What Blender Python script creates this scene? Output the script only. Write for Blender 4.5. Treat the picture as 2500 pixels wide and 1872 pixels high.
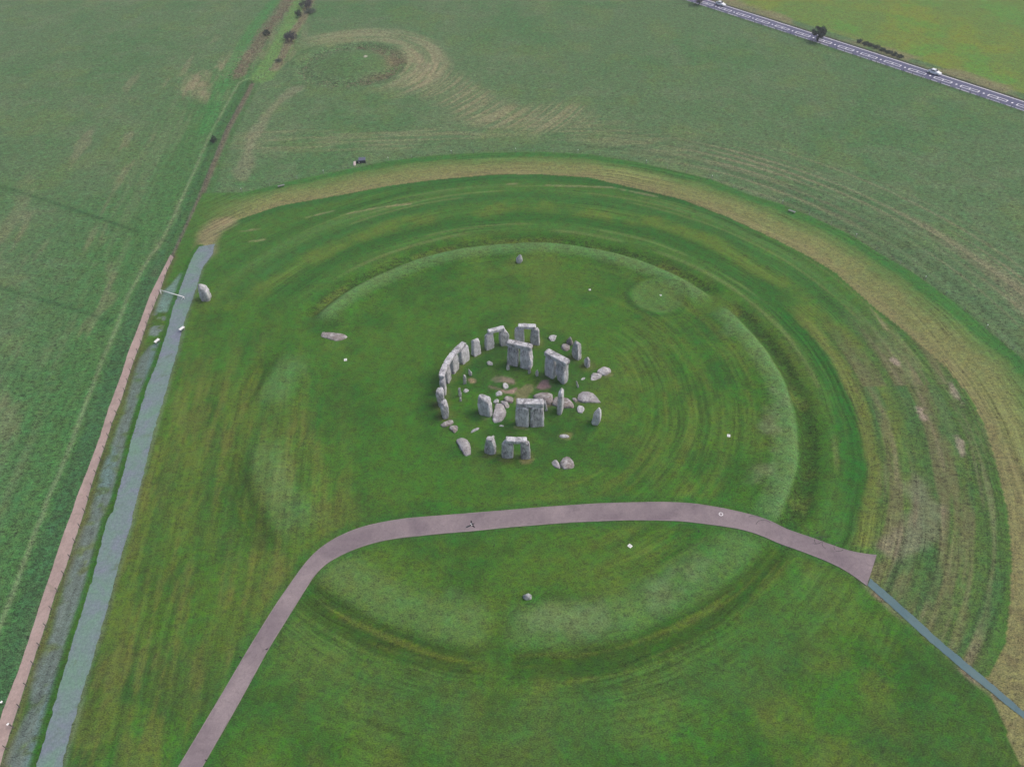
import bpy, bmesh, math, random
import numpy as np
from mathutils import Vector, Matrix, noise as mnoise

random.seed(7)
rng = np.random.default_rng(11)
for o in list(bpy.data.objects):
    bpy.data.objects.remove(o)
S = bpy.context.scene
COL = S.collection
R = math.radians

# ------------------------------------------------------------------ camera (origin = centre of the stone circle, ground z = 0)
PW, PH = 2500.0, 1872.0
CF, CP, CH, CROLL = 1805.56, 0.782279, 102.686, -0.0283350
CX, CY = 1.92591, 99.95268
cam = bpy.data.cameras.new('camera')
cam.sensor_fit = 'HORIZONTAL'
cam.sensor_width = 36.0
cam.lens = 36.0 * CF / PW
cam.clip_start = 0.5
cam.clip_end = 9000
camo = bpy.data.objects.new('camera', cam)
COL.objects.link(camo)
camo.matrix_world = (Matrix.Translation((-CX, -CY, CH)) @ Matrix.Rotation(math.pi / 2 - CP, 4, 'X') @ Matrix.Rotation(CROLL, 4, 'Z'))
S.camera = camo

# ------------------------------------------------------------------ sky, sun, exposure: flat overcast light
SUN_EL, SUN_AZ = R(56), R(8)          # azimuth counted from +x towards +y
w = bpy.data.worlds.new('World')
S.world = w
w.use_nodes = True
nt = w.node_tree
bg = nt.nodes['Background']
sky = nt.nodes.new('ShaderNodeTexSky')
sky.sky_type = 'NISHITA'
sky.sun_disc = False
sky.sun_elevation = SUN_EL
sky.sun_rotation = math.pi / 2 - SUN_AZ
sky.air_density = 1.0
sky.dust_density = 6.0
sky.ozone_density = 1.0
nt.links.new(sky.outputs['Color'], bg.inputs['Color'])
bg.inputs['Strength'].default_value = 0.15
sl = bpy.data.lights.new('sun', 'SUN')
sl.energy = 0.9
sl.angle = R(28)
sl.color = (1.0, 0.97, 0.93)
so = bpy.data.objects.new('sun', sl)
COL.objects.link(so)
sd = Vector((math.cos(SUN_EL) * math.cos(SUN_AZ), math.cos(SUN_EL) * math.sin(SUN_AZ), math.sin(SUN_EL)))
so.rotation_euler = (-sd).to_track_quat('-Z', 'Y').to_euler()
so.location = (60, 60, 160)
S.view_settings.view_transform = 'Standard'
S.view_settings.look = 'None'
S.view_settings.gamma = 1.0
S.view_settings.use_curve_mapping = False
S.view_settings.exposure = 0.32
S.cycles.use_denoising = True
S.cycles.max_bounces = 6
S.cycles.volume_bounces = 0

# ------------------------------------------------------------------ pixel -> ground
_cr, _sr = math.cos(CROLL), math.sin(CROLL)
_ps, _pc = math.sin(CP), math.cos(CP)


def ray(x, y):
    u0, v0 = x - PW / 2, y - PH / 2
    u = (u0 * _cr + v0 * _sr) / CF
    v = (-u0 * _sr + v0 * _cr) / CF
    return u, _pc - v * _ps, -_ps - v * _pc


def G(x, y, z=0.0):
    d = ray(x, y)
    t = (z - CH) / d[2]
    return (d[0] * t - CX, d[1] * t - CY)


def Zp(x, y, z=0.0):                     # pixel of the enlarged view of the circle
    return G(1040 + x / 4.14, 760 + y / 4.14, z)


def D(x, y, z=0.0):                      # pixel of the full view as displayed
    return G(x * 1.130198, y * 1.130198, z)


def GL(L, f=G):
    return np.array([f(*p) for p in L])


# ------------------------------------------------------------------ colours
def lin(c, k=1.0):
    o = []
    for v in c:
        v /= 255.0
        o.append((v / 12.92 if v <= 0.04045 else ((v + 0.055) / 1.055) ** 2.4) * k)
    return o


def L3(*c):
    return np.array(lin(c))


# ------------------------------------------------------------------ numpy noise
_TAB = rng.random((256, 256)).astype(np.float32)


def vnoise(x, y, s=0):
    x = np.asarray(x, np.float32) + np.float32((s * 37.7) % 211)
    y = np.asarray(y, np.float32) + np.float32((s * 53.3) % 197)
    fx0, fy0 = np.floor(x), np.floor(y)
    ix, iy = fx0.astype(np.int32), fy0.astype(np.int32)
    fx, fy = x - fx0, y - fy0
    fx = fx * fx * (3 - 2 * fx)
    fy = fy * fy * (3 - 2 * fy)
    x0, x1, y0, y1 = ix & 255, (ix + 1) & 255, iy & 255, (iy + 1) & 255
    a, b, c, d = _TAB[x0, y0], _TAB[x1, y0], _TAB[x0, y1], _TAB[x1, y1]
    return (a + (b - a) * fx) * (1 - fy) + (c + (d - c) * fx) * fy


def fbm(x, y, s=0, n=3):
    t, a, tot = 0, 1.0, 0
    for i in range(n):
        t = t + a * vnoise(x * 2 ** i + 17.3 * i, y * 2 ** i - 9.1 * i, s + i * 7)
        tot += a
        a *= 0.55
    return t / tot


def sstep(a, b, x):
    t = np.clip((x - a) / (b - a), 0, 1)
    return t * t * (3 - 2 * t)


def band(x, a, b, soft):
    return sstep(a - soft, a + soft, x) * (1 - sstep(b - soft, b + soft, x))


def dist_line(px, py, L, cap=18.0):
    """distance to a polyline, worked out within cap metres of it"""
    L = np.asarray(L)
    out = np.full(px.shape, 999.0, np.float32)
    for i in range(len(L) - 1):
        (ax, ay), (ex, ey) = L[i], L[i + 1]
        if cap:
            k = np.nonzero((px > min(ax, ex) - cap) & (px < max(ax, ex) + cap) & (py > min(ay, ey) - cap) & (py < max(ay, ey) + cap))[0]
        else:
            k = slice(None)
        qx, qy = px[k], py[k]
        bx, by = ex - ax, ey - ay
        q = bx * bx + by * by + 1e-9
        t = np.clip(((qx - ax) * bx + (qy - ay) * by) / q, 0, 1)
        out[k] = np.minimum(out[k], np.hypot(qx - ax - t * bx, qy - ay - t * by))
    return out


def sdist(px, py, P):
    """signed distance to a polygon, positive inside"""
    P = np.asarray(P)
    Q = np.vstack([P, P[:1]])
    ins = np.zeros(px.shape, bool)
    for i in range(len(P)):
        x1, y1 = Q[i]
        x2, y2 = Q[i + 1]
        if y1 == y2:
            continue
        c = ((y1 > py) != (y2 > py)) & (px < (x2 - x1) * (py - y1) / (y2 - y1) + x1)
        ins ^= c
    d = dist_line(px, py, Q)
    return np.where(ins, d, -d)


def near(px, py, P, pad):
    P = np.asarray(P)
    return np.nonzero((px > P[:, 0].min() - pad) & (px < P[:, 0].max() + pad) & (py > P[:, 1].min() - pad) & (py < P[:, 1].max() + pad))[0]


# ------------------------------------------------------------------ traced lines of the place
PATH_UP = GL([(380, 1964), (435.6, 1872), (532.6, 1710), (608.6, 1580.5), (677, 1470), (749.4, 1367.5), (771, 1346), (795, 1325.7), (838, 1303), (887, 1284), (982, 1265.6), (1096, 1257), (1210, 1247.7), (1340, 1237), (1469, 1228.5), (1616, 1225), (1695, 1228.5), (1774, 1242), (1858, 1263), (1918.6, 1289.5), (2002, 1320), (2074.6, 1346.6), (2097, 1351.5), (2140, 1355)])
PATH_LO = GL([(440, 1964), (492.6, 1872), (585.8, 1710), (654, 1584), (711, 1493), (764.6, 1405.6), (786, 1381), (810, 1365.6), (838, 1352), (875.6, 1335), (944, 1316), (1058, 1303.6), (1161, 1295), (1248, 1285.7), (1400.5, 1274), (1533.7, 1268.6), (1660, 1270.5), (1736, 1280), (1812, 1291.4), (1846, 1303), (1926, 1333), (2002, 1362), (2063, 1388.4), (2116.4, 1429)])
SIDE_UP = GL([(2125, 1411), (2230.6, 1504.5), (2306.6, 1573), (2420.7, 1668), (2500, 1736.5), (2640, 1860)])
SIDE_LO = GL([(2118, 1429), (2173.5, 1478), (2268.6, 1565), (2382.7, 1660), (2500, 1753.6), (2640, 1878)])
OLD_R = GL([(524, 596), (519, 620), (494.5, 654), (481, 696), (466, 741.7), (449, 787), (433.6, 856), (412.7, 928), (397.5, 981), (380.4, 1034.6), (361, 1110.7), (338.5, 1205.8), (325, 1250), (319.5, 1280), (289, 1382.7), (266, 1470), (243.4, 1546), (205.4, 1675.6), (178.8, 1763), (150, 1872), (118, 1990)])
OLD_L = GL([(487, 602), (473.6, 620), (456, 662), (440, 706), (422, 753), (403, 825.4), (380, 894), (357.5, 947), (342.3, 1000), (323.3, 1065), (304.3, 1141), (281.5, 1225), (274, 1250), (262.5, 1265), (228, 1402), (205.4, 1478), (178.8, 1557.7), (148.3, 1664), (118, 1774.5), (87.5, 1872), (54, 1990)])
PINK_R = GL([(424, 627.6), (407, 662), (392, 707.5), (365, 772), (342, 840.6), (319.5, 901.5), (297, 973.7), (274, 1031), (251, 1103), (228, 1168), (206, 1248), (182.6, 1318), (160, 1386.5), (133, 1455), (118, 1508), (91, 1584), (57, 1687), (42, 1733), (0, 1866), (-40, 1990)])
PINK_L = GL([(416, 622), (395.6, 662), (365, 722.7), (342, 787), (312, 863), (297, 913), (264, 1000), (243, 1069), (213, 1149), (190, 1206), (177, 1247), (156, 1299), (125.5, 1394), (102.7, 1459), (80, 1531), (45.6, 1634), (7.6, 1732.7), (-32, 1850), (-78, 1990)])
LANE = GL([(424, 627.6), (452, 566), (472, 522), (490.7, 479), (520, 405), (557, 315), (590, 255), (616, 205)])
RING_OUT = GL([(494.6, 471.7), (589.7, 470), (654, 456.5), (715, 441), (840, 415), (944, 394), (1058, 380), (1172, 373), (1324.6, 371), (1438.7, 376.6), (1552.8, 395.6), (1665, 421), (1736, 437.5), (1835, 477.4), (1907, 498), (1983, 529), (2078.6, 574.5), (2156, 624), (2230.6, 665.6), (2325.7, 734), (2420.8, 814), (2500, 878.7), (2570, 950), (2660, 1080)])
RING_IN = GL([(480, 592), (513.5, 563), (570.6, 540), (684.7, 502), (840, 475), (944, 454.6), (1058, 439.4), (1210.5, 426), (1324.6, 426), (1438.7, 433.7), (1552.8, 460.3), (1665, 487), (1774, 528.8), (1888, 582), (1972, 625), (2040, 665.6), (2128, 745.5), (2211.6, 810), (2306.7, 894), (2363.7, 962.4), (2401.8, 1030.8), (2432, 1129.7), (2460, 1246), (2470, 1356), (2466.5, 1470), (2455, 1576.8), (2424.6, 1630), (2405.6, 1656.7)])
ROAD_F = GL([(1724, 0), (1776, 14.6), (1860, 41.5), (1900, 54.6), (1980, 80.7), (2052, 104), (2140, 132), (2237, 164.7), (2306, 186.4), (2390, 213), (2497, 247)])
ROAD_N = GL([(1670, 0), (1745, 23.6), (1802, 42.3), (1860, 60.6), (1900, 71), (1984.6, 99.7), (2073.6, 129), (2140, 150.7), (2247.6, 186.4), (2390, 234.7), (2497, 268)])


def resample(L, n):
    L = np.asarray(L)
    s = np.concatenate([[0], np.cumsum(np.hypot(*(L[1:] - L[:-1]).T))])
    t = np.linspace(0, s[-1], n)
    return np.stack([np.interp(t, s, L[:, 0]), np.interp(t, s, L[:, 1])], 1)


def smooth(L, it=2):
    L = np.array(L)
    for _ in range(it):
        L[1:-1] = 0.25 * L[:-2] + 0.5 * L[1:-1] + 0.25 * L[2:]
    return L


# road axis as a gently bending line fitted through both traced edges
_all = np.vstack([ROAD_F, ROAD_N])
_rx = np.concatenate([ROAD_F[:, 0] * .5 + np.interp(ROAD_F[:, 0], ROAD_N[:, 0], ROAD_N[:, 0]) * .5])
_pF = np.polyfit(ROAD_F[:, 0], ROAD_F[:, 1], 2)
_pN = np.polyfit(ROAD_N[:, 0], ROAD_N[:, 1], 2)
_pM = (_pF + _pN) / 2


def road_y(x):
    xa, xb = 70.0, 175.0
    xc = np.clip(x, xa, xb)
    return np.polyval(_pM, xc) + (x - xc) * np.polyval(np.polyder(_pM), xc)


_xm = 120.0
_slope = float(np.polyval(np.polyder(_pM), _xm))
ROAD_W = 0.9 + float(abs(np.polyval(_pF, _xm) - np.polyval(_pN, _xm)) * math.cos(math.atan(_slope)))

MON = np.vstack([RING_OUT, [(118, -40), (110, -200), (-160, -200)], PINK_R[::-1]])
PATHPOLY = np.vstack([PATH_UP, PATH_LO[::-1]])
OLDPOLY = np.vstack([OLD_R, OLD_L[::-1]])
PINKPOLY = np.vstack([PINK_R, PINK_L[::-1]])
SIDEPOLY = np.vstack([SIDE_UP, SIDE_LO[::-1]])
BARROW = np.array(D(758, 141))
SBARROW = np.array(D(1420, 641))


# ------------------------------------------------------------------ relief
def az_gate(az, a, b, soft):
    """1 inside the azimuth range a..b (degrees, may wrap)"""
    m = (a + b) / 2
    h = (b - a) / 2
    d = np.abs((az - m + 180) % 360 - 180)
    return 1 - sstep(h - soft, h + soft, d)


def relief(x, y, rough=True):
    x = np.asarray(x, float)
    y = np.asarray(y, float)
    r = np.hypot(x, y)
    az = np.degrees(np.arctan2(y, x)) % 360
    rw = r + 1.2 * (fbm(x * 0.08, y * 0.08, 3, 2) - 0.5)
    back = np.maximum(az_gate(az, 34.5, 150, 2.2), az_gate(az, -42, 28.5, 2.2))
    left = np.maximum(az_gate(az, 165, 180, 4), az_gate(az, 193, 218, 4))
    front = np.maximum(az_gate(az, 228, 261.5, 2), az_gate(az, 266, 318, 2))
    d_ = rw - 50.1
    bank = np.exp(-(d_ / np.where(d_ < 0, 4.6, 1.35)) ** 2)
    ditch = np.exp(-((rw - 53.2) / np.where(rw < 53.2, 1.3, 2.3)) ** 2)
    h = bank * 0.95 * back + np.exp(-((rw - 47.6) / 4.2) ** 2) * (0.42 * left + 0.45 * front) - ditch * (1.15 * back + 0.4 * left + 0.45 * front)
    # ring of the barrow inside the bank and the big barrow in the field
    q = np.hypot(x - SBARROW[0], (y - SBARROW[1]))
    h = h + 0.28 * np.exp(-((q - 6.0) / 1.1) ** 2) - 0.22 * np.exp(-((q - 3.5) / 2.4) ** 2)
    q = np.hypot(x - BARROW[0], y - BARROW[1])
    qn = q + 2.0 * (fbm(x * .1, y * .1, 5, 2) - .5)
    h = h + 1.9 * np.exp(-(q / 9.5) ** 2) - 0.5 * np.exp(-((qn - 16.5) / 3.0) ** 2) + .35 * np.exp(-((qn - 20.5) / 2.0) ** 2)
    # hollow round the heel stone
    hx, hy = G(505, 737)
    q = np.hypot(x - hx - 2, y - hy)
    h = h - 0.2 * np.exp(-((q - 4.5) / 1.2) ** 2)
    # flatten for the paths
    for P, pad in ((PATHPOLY, 5.0), (OLDPOLY, 3.0), (SIDEPOLY, 3.0)):
        idx = near(x, y, P, pad + 1)
        if len(idx):
            sdv = sdist(x.ravel()[idx], y.ravel()[idx], P)
            hv = h.ravel().copy()
            hv[idx] *= 1 - 0.85 * sstep(-pad, 0, sdv)
            h = hv.reshape(h.shape)
    return h


def hz(x, y):
    return float(relief(np.array([x]), np.array([y]))[0])


# ------------------------------------------------------------------ small helpers for objects
def tag(o, label=None, cat=None, group=None, kind=None):
    if label:
        o['label'] = label
    if cat:
        o['category'] = cat
    if group:
        o['group'] = group
    if kind:
        o['kind'] = kind
    return o


def empty(name, loc, rz=0.0):
    o = bpy.data.objects.new(name, None)
    o.empty_display_size = 0.3
    o.location = loc
    o.rotation_euler = (0, 0, rz)
    COL.objects.link(o)
    return o


def link_mesh(name, me, mat=None, parent=None, loc=None, rz=None):
    o = bpy.data.objects.new(name, me)
    if mat and not me.materials:
        me.materials.append(mat)
    COL.objects.link(o)
    if parent:
        o.parent = parent
    if loc is not None:
        o.location = loc
    if rz is not None:
        o.rotation_euler = (0, 0, rz)
    return o


def mesh_of(bm, name, shade=False):
    bmesh.ops.recalc_face_normals(bm, faces=bm.faces)
    me = bpy.data.meshes.new(name)
    bm.to_mesh(me)
    bm.free()
    if shade:
        for p in me.polygons:
            p.use_smooth = True
    return me


def bm_box(bm, c, s, rot=None, bev=0.0, taper=None):
    M = Matrix.Translation(c)
    if rot is not None:
        M = M @ rot
    r = bmesh.ops.create_cube(bm, size=1.0)
    vs = r['verts']
    for v in vs:
        k = 1.0
        if taper and v.co.z > 0:
            k = taper
        v.co = Vector((v.co.x * s[0] * k, v.co.y * s[1] * k, v.co.z * s[2]))
    if bev:
        es = list({e for v in vs for e in v.link_edges})
        rr = bmesh.ops.bevel(bm, geom=es, offset=bev, segments=2, affect='EDGES', profile=0.6)
        vs = list({v for f in rr['faces'] for v in f.verts} | {v for v in vs if v.is_valid})
    bmesh.ops.transform(bm, matrix=M, verts=[v for v in vs if v.is_valid])
    return vs


def bm_tube(bm, pts, rad, n=6, cap=True):
    rings = []
    pts = [Vector(p) for p in pts]
    for i, p in enumerate(pts):
        d = (pts[min(i + 1, len(pts) - 1)] - pts[max(i - 1, 0)]).normalized()
        a = d.orthogonal().normalized()
        b = d.cross(a)
        rr = rad[i] if isinstance(rad, (list, tuple)) else rad
        rings.append([bm.verts.new(p + (a * math.cos(2 * math.pi * k / n) + b * math.sin(2 * math.pi * k / n)) * rr) for k in range(n)])
    for i in range(len(rings) - 1):
        for k in range(n):
            bm.faces.new((rings[i][k], rings[i][(k + 1) % n], rings[i + 1][(k + 1) % n], rings[i + 1][k]))
    if cap:
        bm.faces.new(rings[0][::-1])
        bm.faces.new(rings[-1])
    return rings


# ------------------------------------------------------------------ materials
def newmat(name):
    m = bpy.data.materials.new(name)
    m.use_nodes = True
    b = m.node_tree.nodes['Principled BSDF']
    b.inputs['Roughness'].default_value = 0.85
    b.inputs['Specular IOR Level'].default_value = 0.2
    return m, m.node_tree, b


def noise_node(t, scale, detail=3, rough=0.55, vec=None, dist=0.0):
    n = t.nodes.new('ShaderNodeTexNoise')
    n.inputs['Scale'].default_value = scale
    n.inputs['Detail'].default_value = detail
    n.inputs['Roughness'].default_value = rough
    n.inputs['Distortion'].default_value = dist
    if vec is not None:
        t.links.new(vec, n.inputs['Vector'])
    return n


def ramp(t, src, stops):
    r = t.nodes.new('ShaderNodeValToRGB')
    els = r.color_ramp.elements
    while len(els) < len(stops):
        els.new(0.5)
    for e, (p, c) in zip(els, stops):
        e.position = p
        e.color = (*c, 1) if len(c) == 3 else c
    t.links.new(src, r.inputs['Fac'])
    return r


def mixc(t, a, b, fac, mode='MIX'):
    m = t.nodes.new('ShaderNodeMix')
    m.data_type = 'RGBA'
    m.blend_type = mode
    for s, v in ((6, a), (7, b)):
        if hasattr(v, 'is_output'):
            t.links.new(v, m.inputs[s])
        else:
            m.inputs[s].default_value = (*v, 1)
    if hasattr(fac, 'is_output'):
        t.links.new(fac, m.inputs[0])
    else:
        m.inputs[0].default_value = fac
    return m.outputs[2]


def mth(t, op, a, b=None, c=None):
    m = t.nodes.new('ShaderNodeMath')
    m.operation = op
    for i, v in enumerate((a, b, c)):
        if v is None:
            continue
        if hasattr(v, 'is_output'):
            t.links.new(v, m.inputs[i])
        else:
            m.inputs[i].default_value = v
    return m.outputs[0]


def bump(t, b, h, strength, dist):
    n = t.nodes.new('ShaderNodeBump')
    n.inputs['Strength'].default_value = strength
    n.inputs['Distance'].default_value = dist
    t.links.new(h, n.inputs['Height'])
    t.links.new(n.outputs['Normal'], b.inputs['Normal'])


def objco(t):
    return t.nodes.new('ShaderNodeTexCoord').outputs['Object']


def flat(name, c, rough=0.7, var=0.12, scale=6.0, spec=0.2):
    m, t, b = newmat(name)
    v = objco(t)
    n = noise_node(t, scale, 4, 0.6, v)
    r = ramp(t, n.outputs['Fac'], [(0.25, [x * (1 - var) for x in c]), (0.75, [x * (1 + var) for x in c])])
    t.links.new(r.outputs['Color'], b.inputs['Base Color'])
    b.inputs['Roughness'].default_value = rough
    b.inputs['Specular IOR Level'].default_value = spec
    return m


def stone_mat(name, dark, mid, light, seed, brown=None):
    m, t, b = newmat(name)
    v = objco(t)
    mp = t.nodes.new('ShaderNodeMapping')
    mp.inputs['Scale'].default_value = (1, 1, 0.45)
    mp.inputs['Location'].default_value = (seed * 3.1, seed * 1.7, 0)
    t.links.new(v, mp.inputs['Vector'])
    oi = t.nodes.new('ShaderNodeObjectInfo')
    n1 = noise_node(t, 0.8, 4, 0.6, mp.outputs['Vector'], 0.6)
    n2 = noise_node(t, 2.6, 5, 0.7, mp.outputs['Vector'], 0.5)
    n3 = noise_node(t, 6.0, 3, 0.65, v)
    s = mth(t, 'ADD', mth(t, 'MULTIPLY', n1.outputs['Fac'], 0.5), mth(t, 'MULTIPLY', n2.outputs['Fac'], 0.5))
    s = mth(t, 'ADD', s, mth(t, 'MULTIPLY', mth(t, 'SUBTRACT', oi.outputs['Random'], 0.5), 0.07))
    r = ramp(t, s, [(0.37, dark), (0.49, mid), (0.62, light)])
    c = r.outputs['Color']
    if brown:
        nb = noise_node(t, 0.8, 3, 0.6, v)
        rb = ramp(t, nb.outputs['Fac'], [(0.42, (0, 0, 0)), (0.6, (1, 1, 1))])
        c = mixc(t, c, brown, mth(t, 'MULTIPLY', rb.outputs['Color'], 0.75))
    # pale lichen freckles and dark weathered pits
    rl = ramp(t, n3.outputs['Fac'], [(0.6, (0, 0, 0)), (0.68, (1, 1, 1))])
    c = mixc(t, c, (0.68, 0.69, 0.71), mth(t, 'MULTIPLY', rl.outputs['Color'], 0.35))
    vo = t.nodes.new('ShaderNodeTexVoronoi')
    vo.inputs['Scale'].default_value = 1.7
    t.links.new(v, vo.inputs['Vector'])
    rp = ramp(t, vo.outputs['Distance'], [(0.10, (1, 1, 1)), (0.2, (0, 0, 0))])
    c = mixc(t, c, [x * 0.3 for x in dark], mth(t, 'MULTIPLY', rp.outputs['Color'], 0.75))
    t.links.new(c, b.inputs['Base Color'])
    b.inputs['Roughness'].default_value = 0.92
    h = mth(t, 'ADD', n2.outputs['Fac'], mth(t, 'MULTIPLY', n3.outputs['Fac'], 0.5))
    bump(t, b, h, 1.0, 0.3)
    return m


M = {}
M['sarsen'] = stone_mat('sarsen_stone', (0.16, 0.16, 0.17), (0.46, 0.46, 0.48), (0.72, 0.72, 0.75), 1)
M['brownstone'] = stone_mat('brown_sarsen_stone', (0.14, 0.13, 0.128), (0.31, 0.295, 0.29), (0.52, 0.51, 0.51), 2, (0.19, 0.155, 0.14))
M['bluestone'] = stone_mat('bluestone', (0.18, 0.18, 0.19), (0.37, 0.375, 0.39), (0.54, 0.54, 0.56), 3)
M['fallen'] = stone_mat('fallen_sarsen_stone', (0.16, 0.155, 0.16), (0.35, 0.34, 0.35), (0.56, 0.555, 0.57), 5, (0.30, 0.28, 0.28))
M['whitepaint'] = flat('white_paint', (0.75, 0.75, 0.76), 0.5, 0.05, 9)
M['concrete_white'] = flat('white_concrete', (0.6, 0.6, 0.6), 0.8, 0.07, 6)
M['darkmetal'] = flat('dark_metal', (0.035, 0.04, 0.045), 0.5, 0.2, 8)
M['timber'] = flat('weathered_timber', (0.10, 0.095, 0.085), 0.9, 0.3, 14)
M['greytimber'] = flat('grey_timber', (0.20, 0.205, 0.21), 0.9, 0.2, 9)
M['wire'] = flat('fence_wire', (0.16, 0.165, 0.16), 0.6, 0.1, 8)
M['slate'] = flat('blue_grey_roofing', (0.09, 0.10, 0.15), 0.6, 0.25, 5)
M['darkgreen'] = flat('dark_green_boarding', (0.03, 0.045, 0.045), 0.8, 0.3, 6)
M['glass'] = flat('dark_glass', (0.012, 0.015, 0.02), 0.08, 0.1, 3, 0.6)
M['carwhite'] = flat('white_car_paint', (0.72, 0.74, 0.77), 0.25, 0.03, 1, 0.5)
M['cargrey'] = flat('grey_blue_car_paint', (0.20, 0.22, 0.27), 0.25, 0.04, 1, 0.5)
M['rubber'] = flat('tyre_rubber', (0.02, 0.02, 0.021), 0.9, 0.15, 9)
M['rim'] = flat('wheel_rim', (0.35, 0.36, 0.37), 0.35, 0.1, 9, 0.5)
M['lamp'] = flat('lamp_glass', (0.6, 0.6, 0.58), 0.15, 0.05, 9, 0.5)
M['redlamp'] = flat('red_lamp_glass', (0.35, 0.02, 0.02), 0.2, 0.1, 9, 0.5)
M['black_feather'] = flat('black_feather', (0.010, 0.011, 0.015), 0.5, 0.3, 18)
M['tail_feather'] = flat('green_black_feather', (0.010, 0.022, 0.025), 0.35, 0.3, 18, 0.4)
M['white_feather'] = flat('white_feather', (0.8, 0.8, 0.8), 0.7, 0.04, 18)
M['tyre_mark'] = flat('tyre_mark', (0.05, 0.045, 0.05), 0.9, 0.3, 12)
M['rubble'] = flat('pale_rubble', (0.42, 0.36, 0.35), 0.9, 0.25, 7)


def speck_mat(name, c, c2, sc=9.0, big=0.25, bigamt=0.18, amt=0.25, stain=0.35, moss=0.0):
    """gravel or bound surface: coarse wear plus fine grain"""
    m, t, b = newmat(name)
    v = objco(t)
    n1 = noise_node(t, sc, 3, 0.75, v)
    n2 = noise_node(t, big, 4, 0.6, v, 0.5)
    n3 = noise_node(t, 2.2, 3, 0.6, v)
    c0 = mixc(t, c, c2, ramp(t, n2.outputs['Fac'], [(0.35, (0, 0, 0)), (0.68, (1, 1, 1))]).outputs['Color'])
    g = mth(t, 'ADD', 1.0 - amt / 2 - bigamt / 2, mth(t, 'ADD', mth(t, 'MULTIPLY', n1.outputs['Fac'], amt), mth(t, 'MULTIPLY', n3.outputs['Fac'], bigamt)))
    cc = t.nodes.new('ShaderNodeCombineColor')
    for i in range(3):
        t.links.new(g, cc.inputs[i])
    cw_ = mixc(t, c0, cc.outputs[0], 1.0, 'MULTIPLY')
    n4 = noise_node(t, 0.7, 5, 0.7, v, 1.2)
    st_ = ramp(t, n4.outputs['Fac'], [(0.54, (0, 0, 0)), (0.68, (1, 1, 1))])
    cw_ = mixc(t, cw_, [q * .62 for q in c], mth(t, 'MULTIPLY', st_.outputs['Color'], stain))
    n5 = noise_node(t, 0.45, 5, 0.7, v, 0.8)
    ms_ = ramp(t, n5.outputs['Fac'], [(0.58, (0, 0, 0)), (0.7, (1, 1, 1))])
    cw_ = mixc(t, cw_, lin((78, 94, 58)), mth(t, 'MULTIPLY', ms_.outputs['Color'], moss))
    t.links.new(cw_, b.inputs['Base Color'])
    b.inputs['Roughness'].default_value = 0.95
    b.inputs['Specular IOR Level'].default_value = 0.1
    bump(t, b, n1.outputs['Fac'], 0.5, 0.03)
    return m


M['path'] = speck_mat('mauve_bound_gravel', lin((110, 100, 105)), lin((134, 123, 125)), 6, 0.16, 0.4, 0.7, .4, .0)
M['kerb'] = speck_mat('pale_path_edging', lin((138, 128, 128)), lin((112, 106, 106)), 8, 0.5)
M['pink'] = speck_mat('pink_gravel', lin((158, 140, 134)), lin((140, 123, 118)), 6, 0.3, 0.5, 0.7, .4, .3)
M['oldroad'] = speck_mat('green_blue_resin', lin((98, 126, 112)), lin((108, 114, 128)), 5, 0.22, 0.7, 0.9, .4, .6)
M['sidepath'] = speck_mat('blue_green_matting', lin((80, 104, 110)), lin((88, 110, 112)), 13, 0.2, 0.12, 0.45)
M['asphalt'] = speck_mat('asphalt', (0.085, 0.09, 0.15), (0.105, 0.11, 0.17), 9, 0.1, 0.25, 0.35)
M['roadpaint'] = flat('road_paint', (0.78, 0.78, 0.8), 0.7, 0.15, 4)

# ------------------------------------------------------------------ ground: one sheet out to the horizon
def axis(parts):
    out = [parts[0][0]]
    for a, b, s0, s1 in parts:
        x = a
        L = b - a
        while x < b - 1e-6:
            f = (x - a) / L
            st = s0 * (s1 / s0) ** f
            x = min(b, x + st)
            if b - x < st * 0.4:
                x = b
            out.append(x)
    return np.array(out)


gx = axis([(-3000, -240, 260, 3), (-240, -112, 1.2, 0.42), (-112, 106, 0.40, 0.40), (106, 230, 0.42, 1.2), (230, 3000, 3, 260)])
gy = axis([(-900, -80, 130, 0.6), (-80, 104, 0.40, 0.40), (104, 265, 0.42, 0.9), (265, 3500, 1.5, 260)])
NX, NY = len(gx), len(gy)
X, Y = np.meshgrid(gx, gy)
x, y = X.ravel().astype(np.float32), Y.ravel().astype(np.float32)
print('ground', NX, NY, NX * NY)
r = np.hypot(x, y)
az = np.degrees(np.arctan2(y, x)) % 360

N1 = fbm(x * 0.035, y * 0.035, 21, 4)             # large drifts
N2 = fbm(x * 0.16, y * 0.16, 31, 4)               # patches of a few metres
N3 = fbm(x * 0.7, y * 0.7, 41, 3)                 # tufts
N4 = fbm(x * 0.09, y * 0.09, 51, 3)

C = np.zeros((len(x), 3), np.float32)
ROUGH = np.full(len(x), 0.8)
MOW = np.zeros(len(x))
STREAK = np.zeros(len(x))


def put(col, mask):
    global C
    k = np.nonzero(mask > 0.004)[0]
    mk = np.asarray(mask, np.float32)[k, None]
    C[k] += (np.asarray(col, np.float32)[None, :] - C[k]) * mk


# outer rough pasture
C[:] = L3(76, 100, 66)
put(L3(64, 98, 58), sstep(0.45, 0.68, N1) * 0.6)
put(L3(100, 110, 84), sstep(0.5, 0.72, N2) * 0.25)
put(L3(88, 106, 60), sstep(0.52, 0.75, N4) * 0.35)

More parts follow.
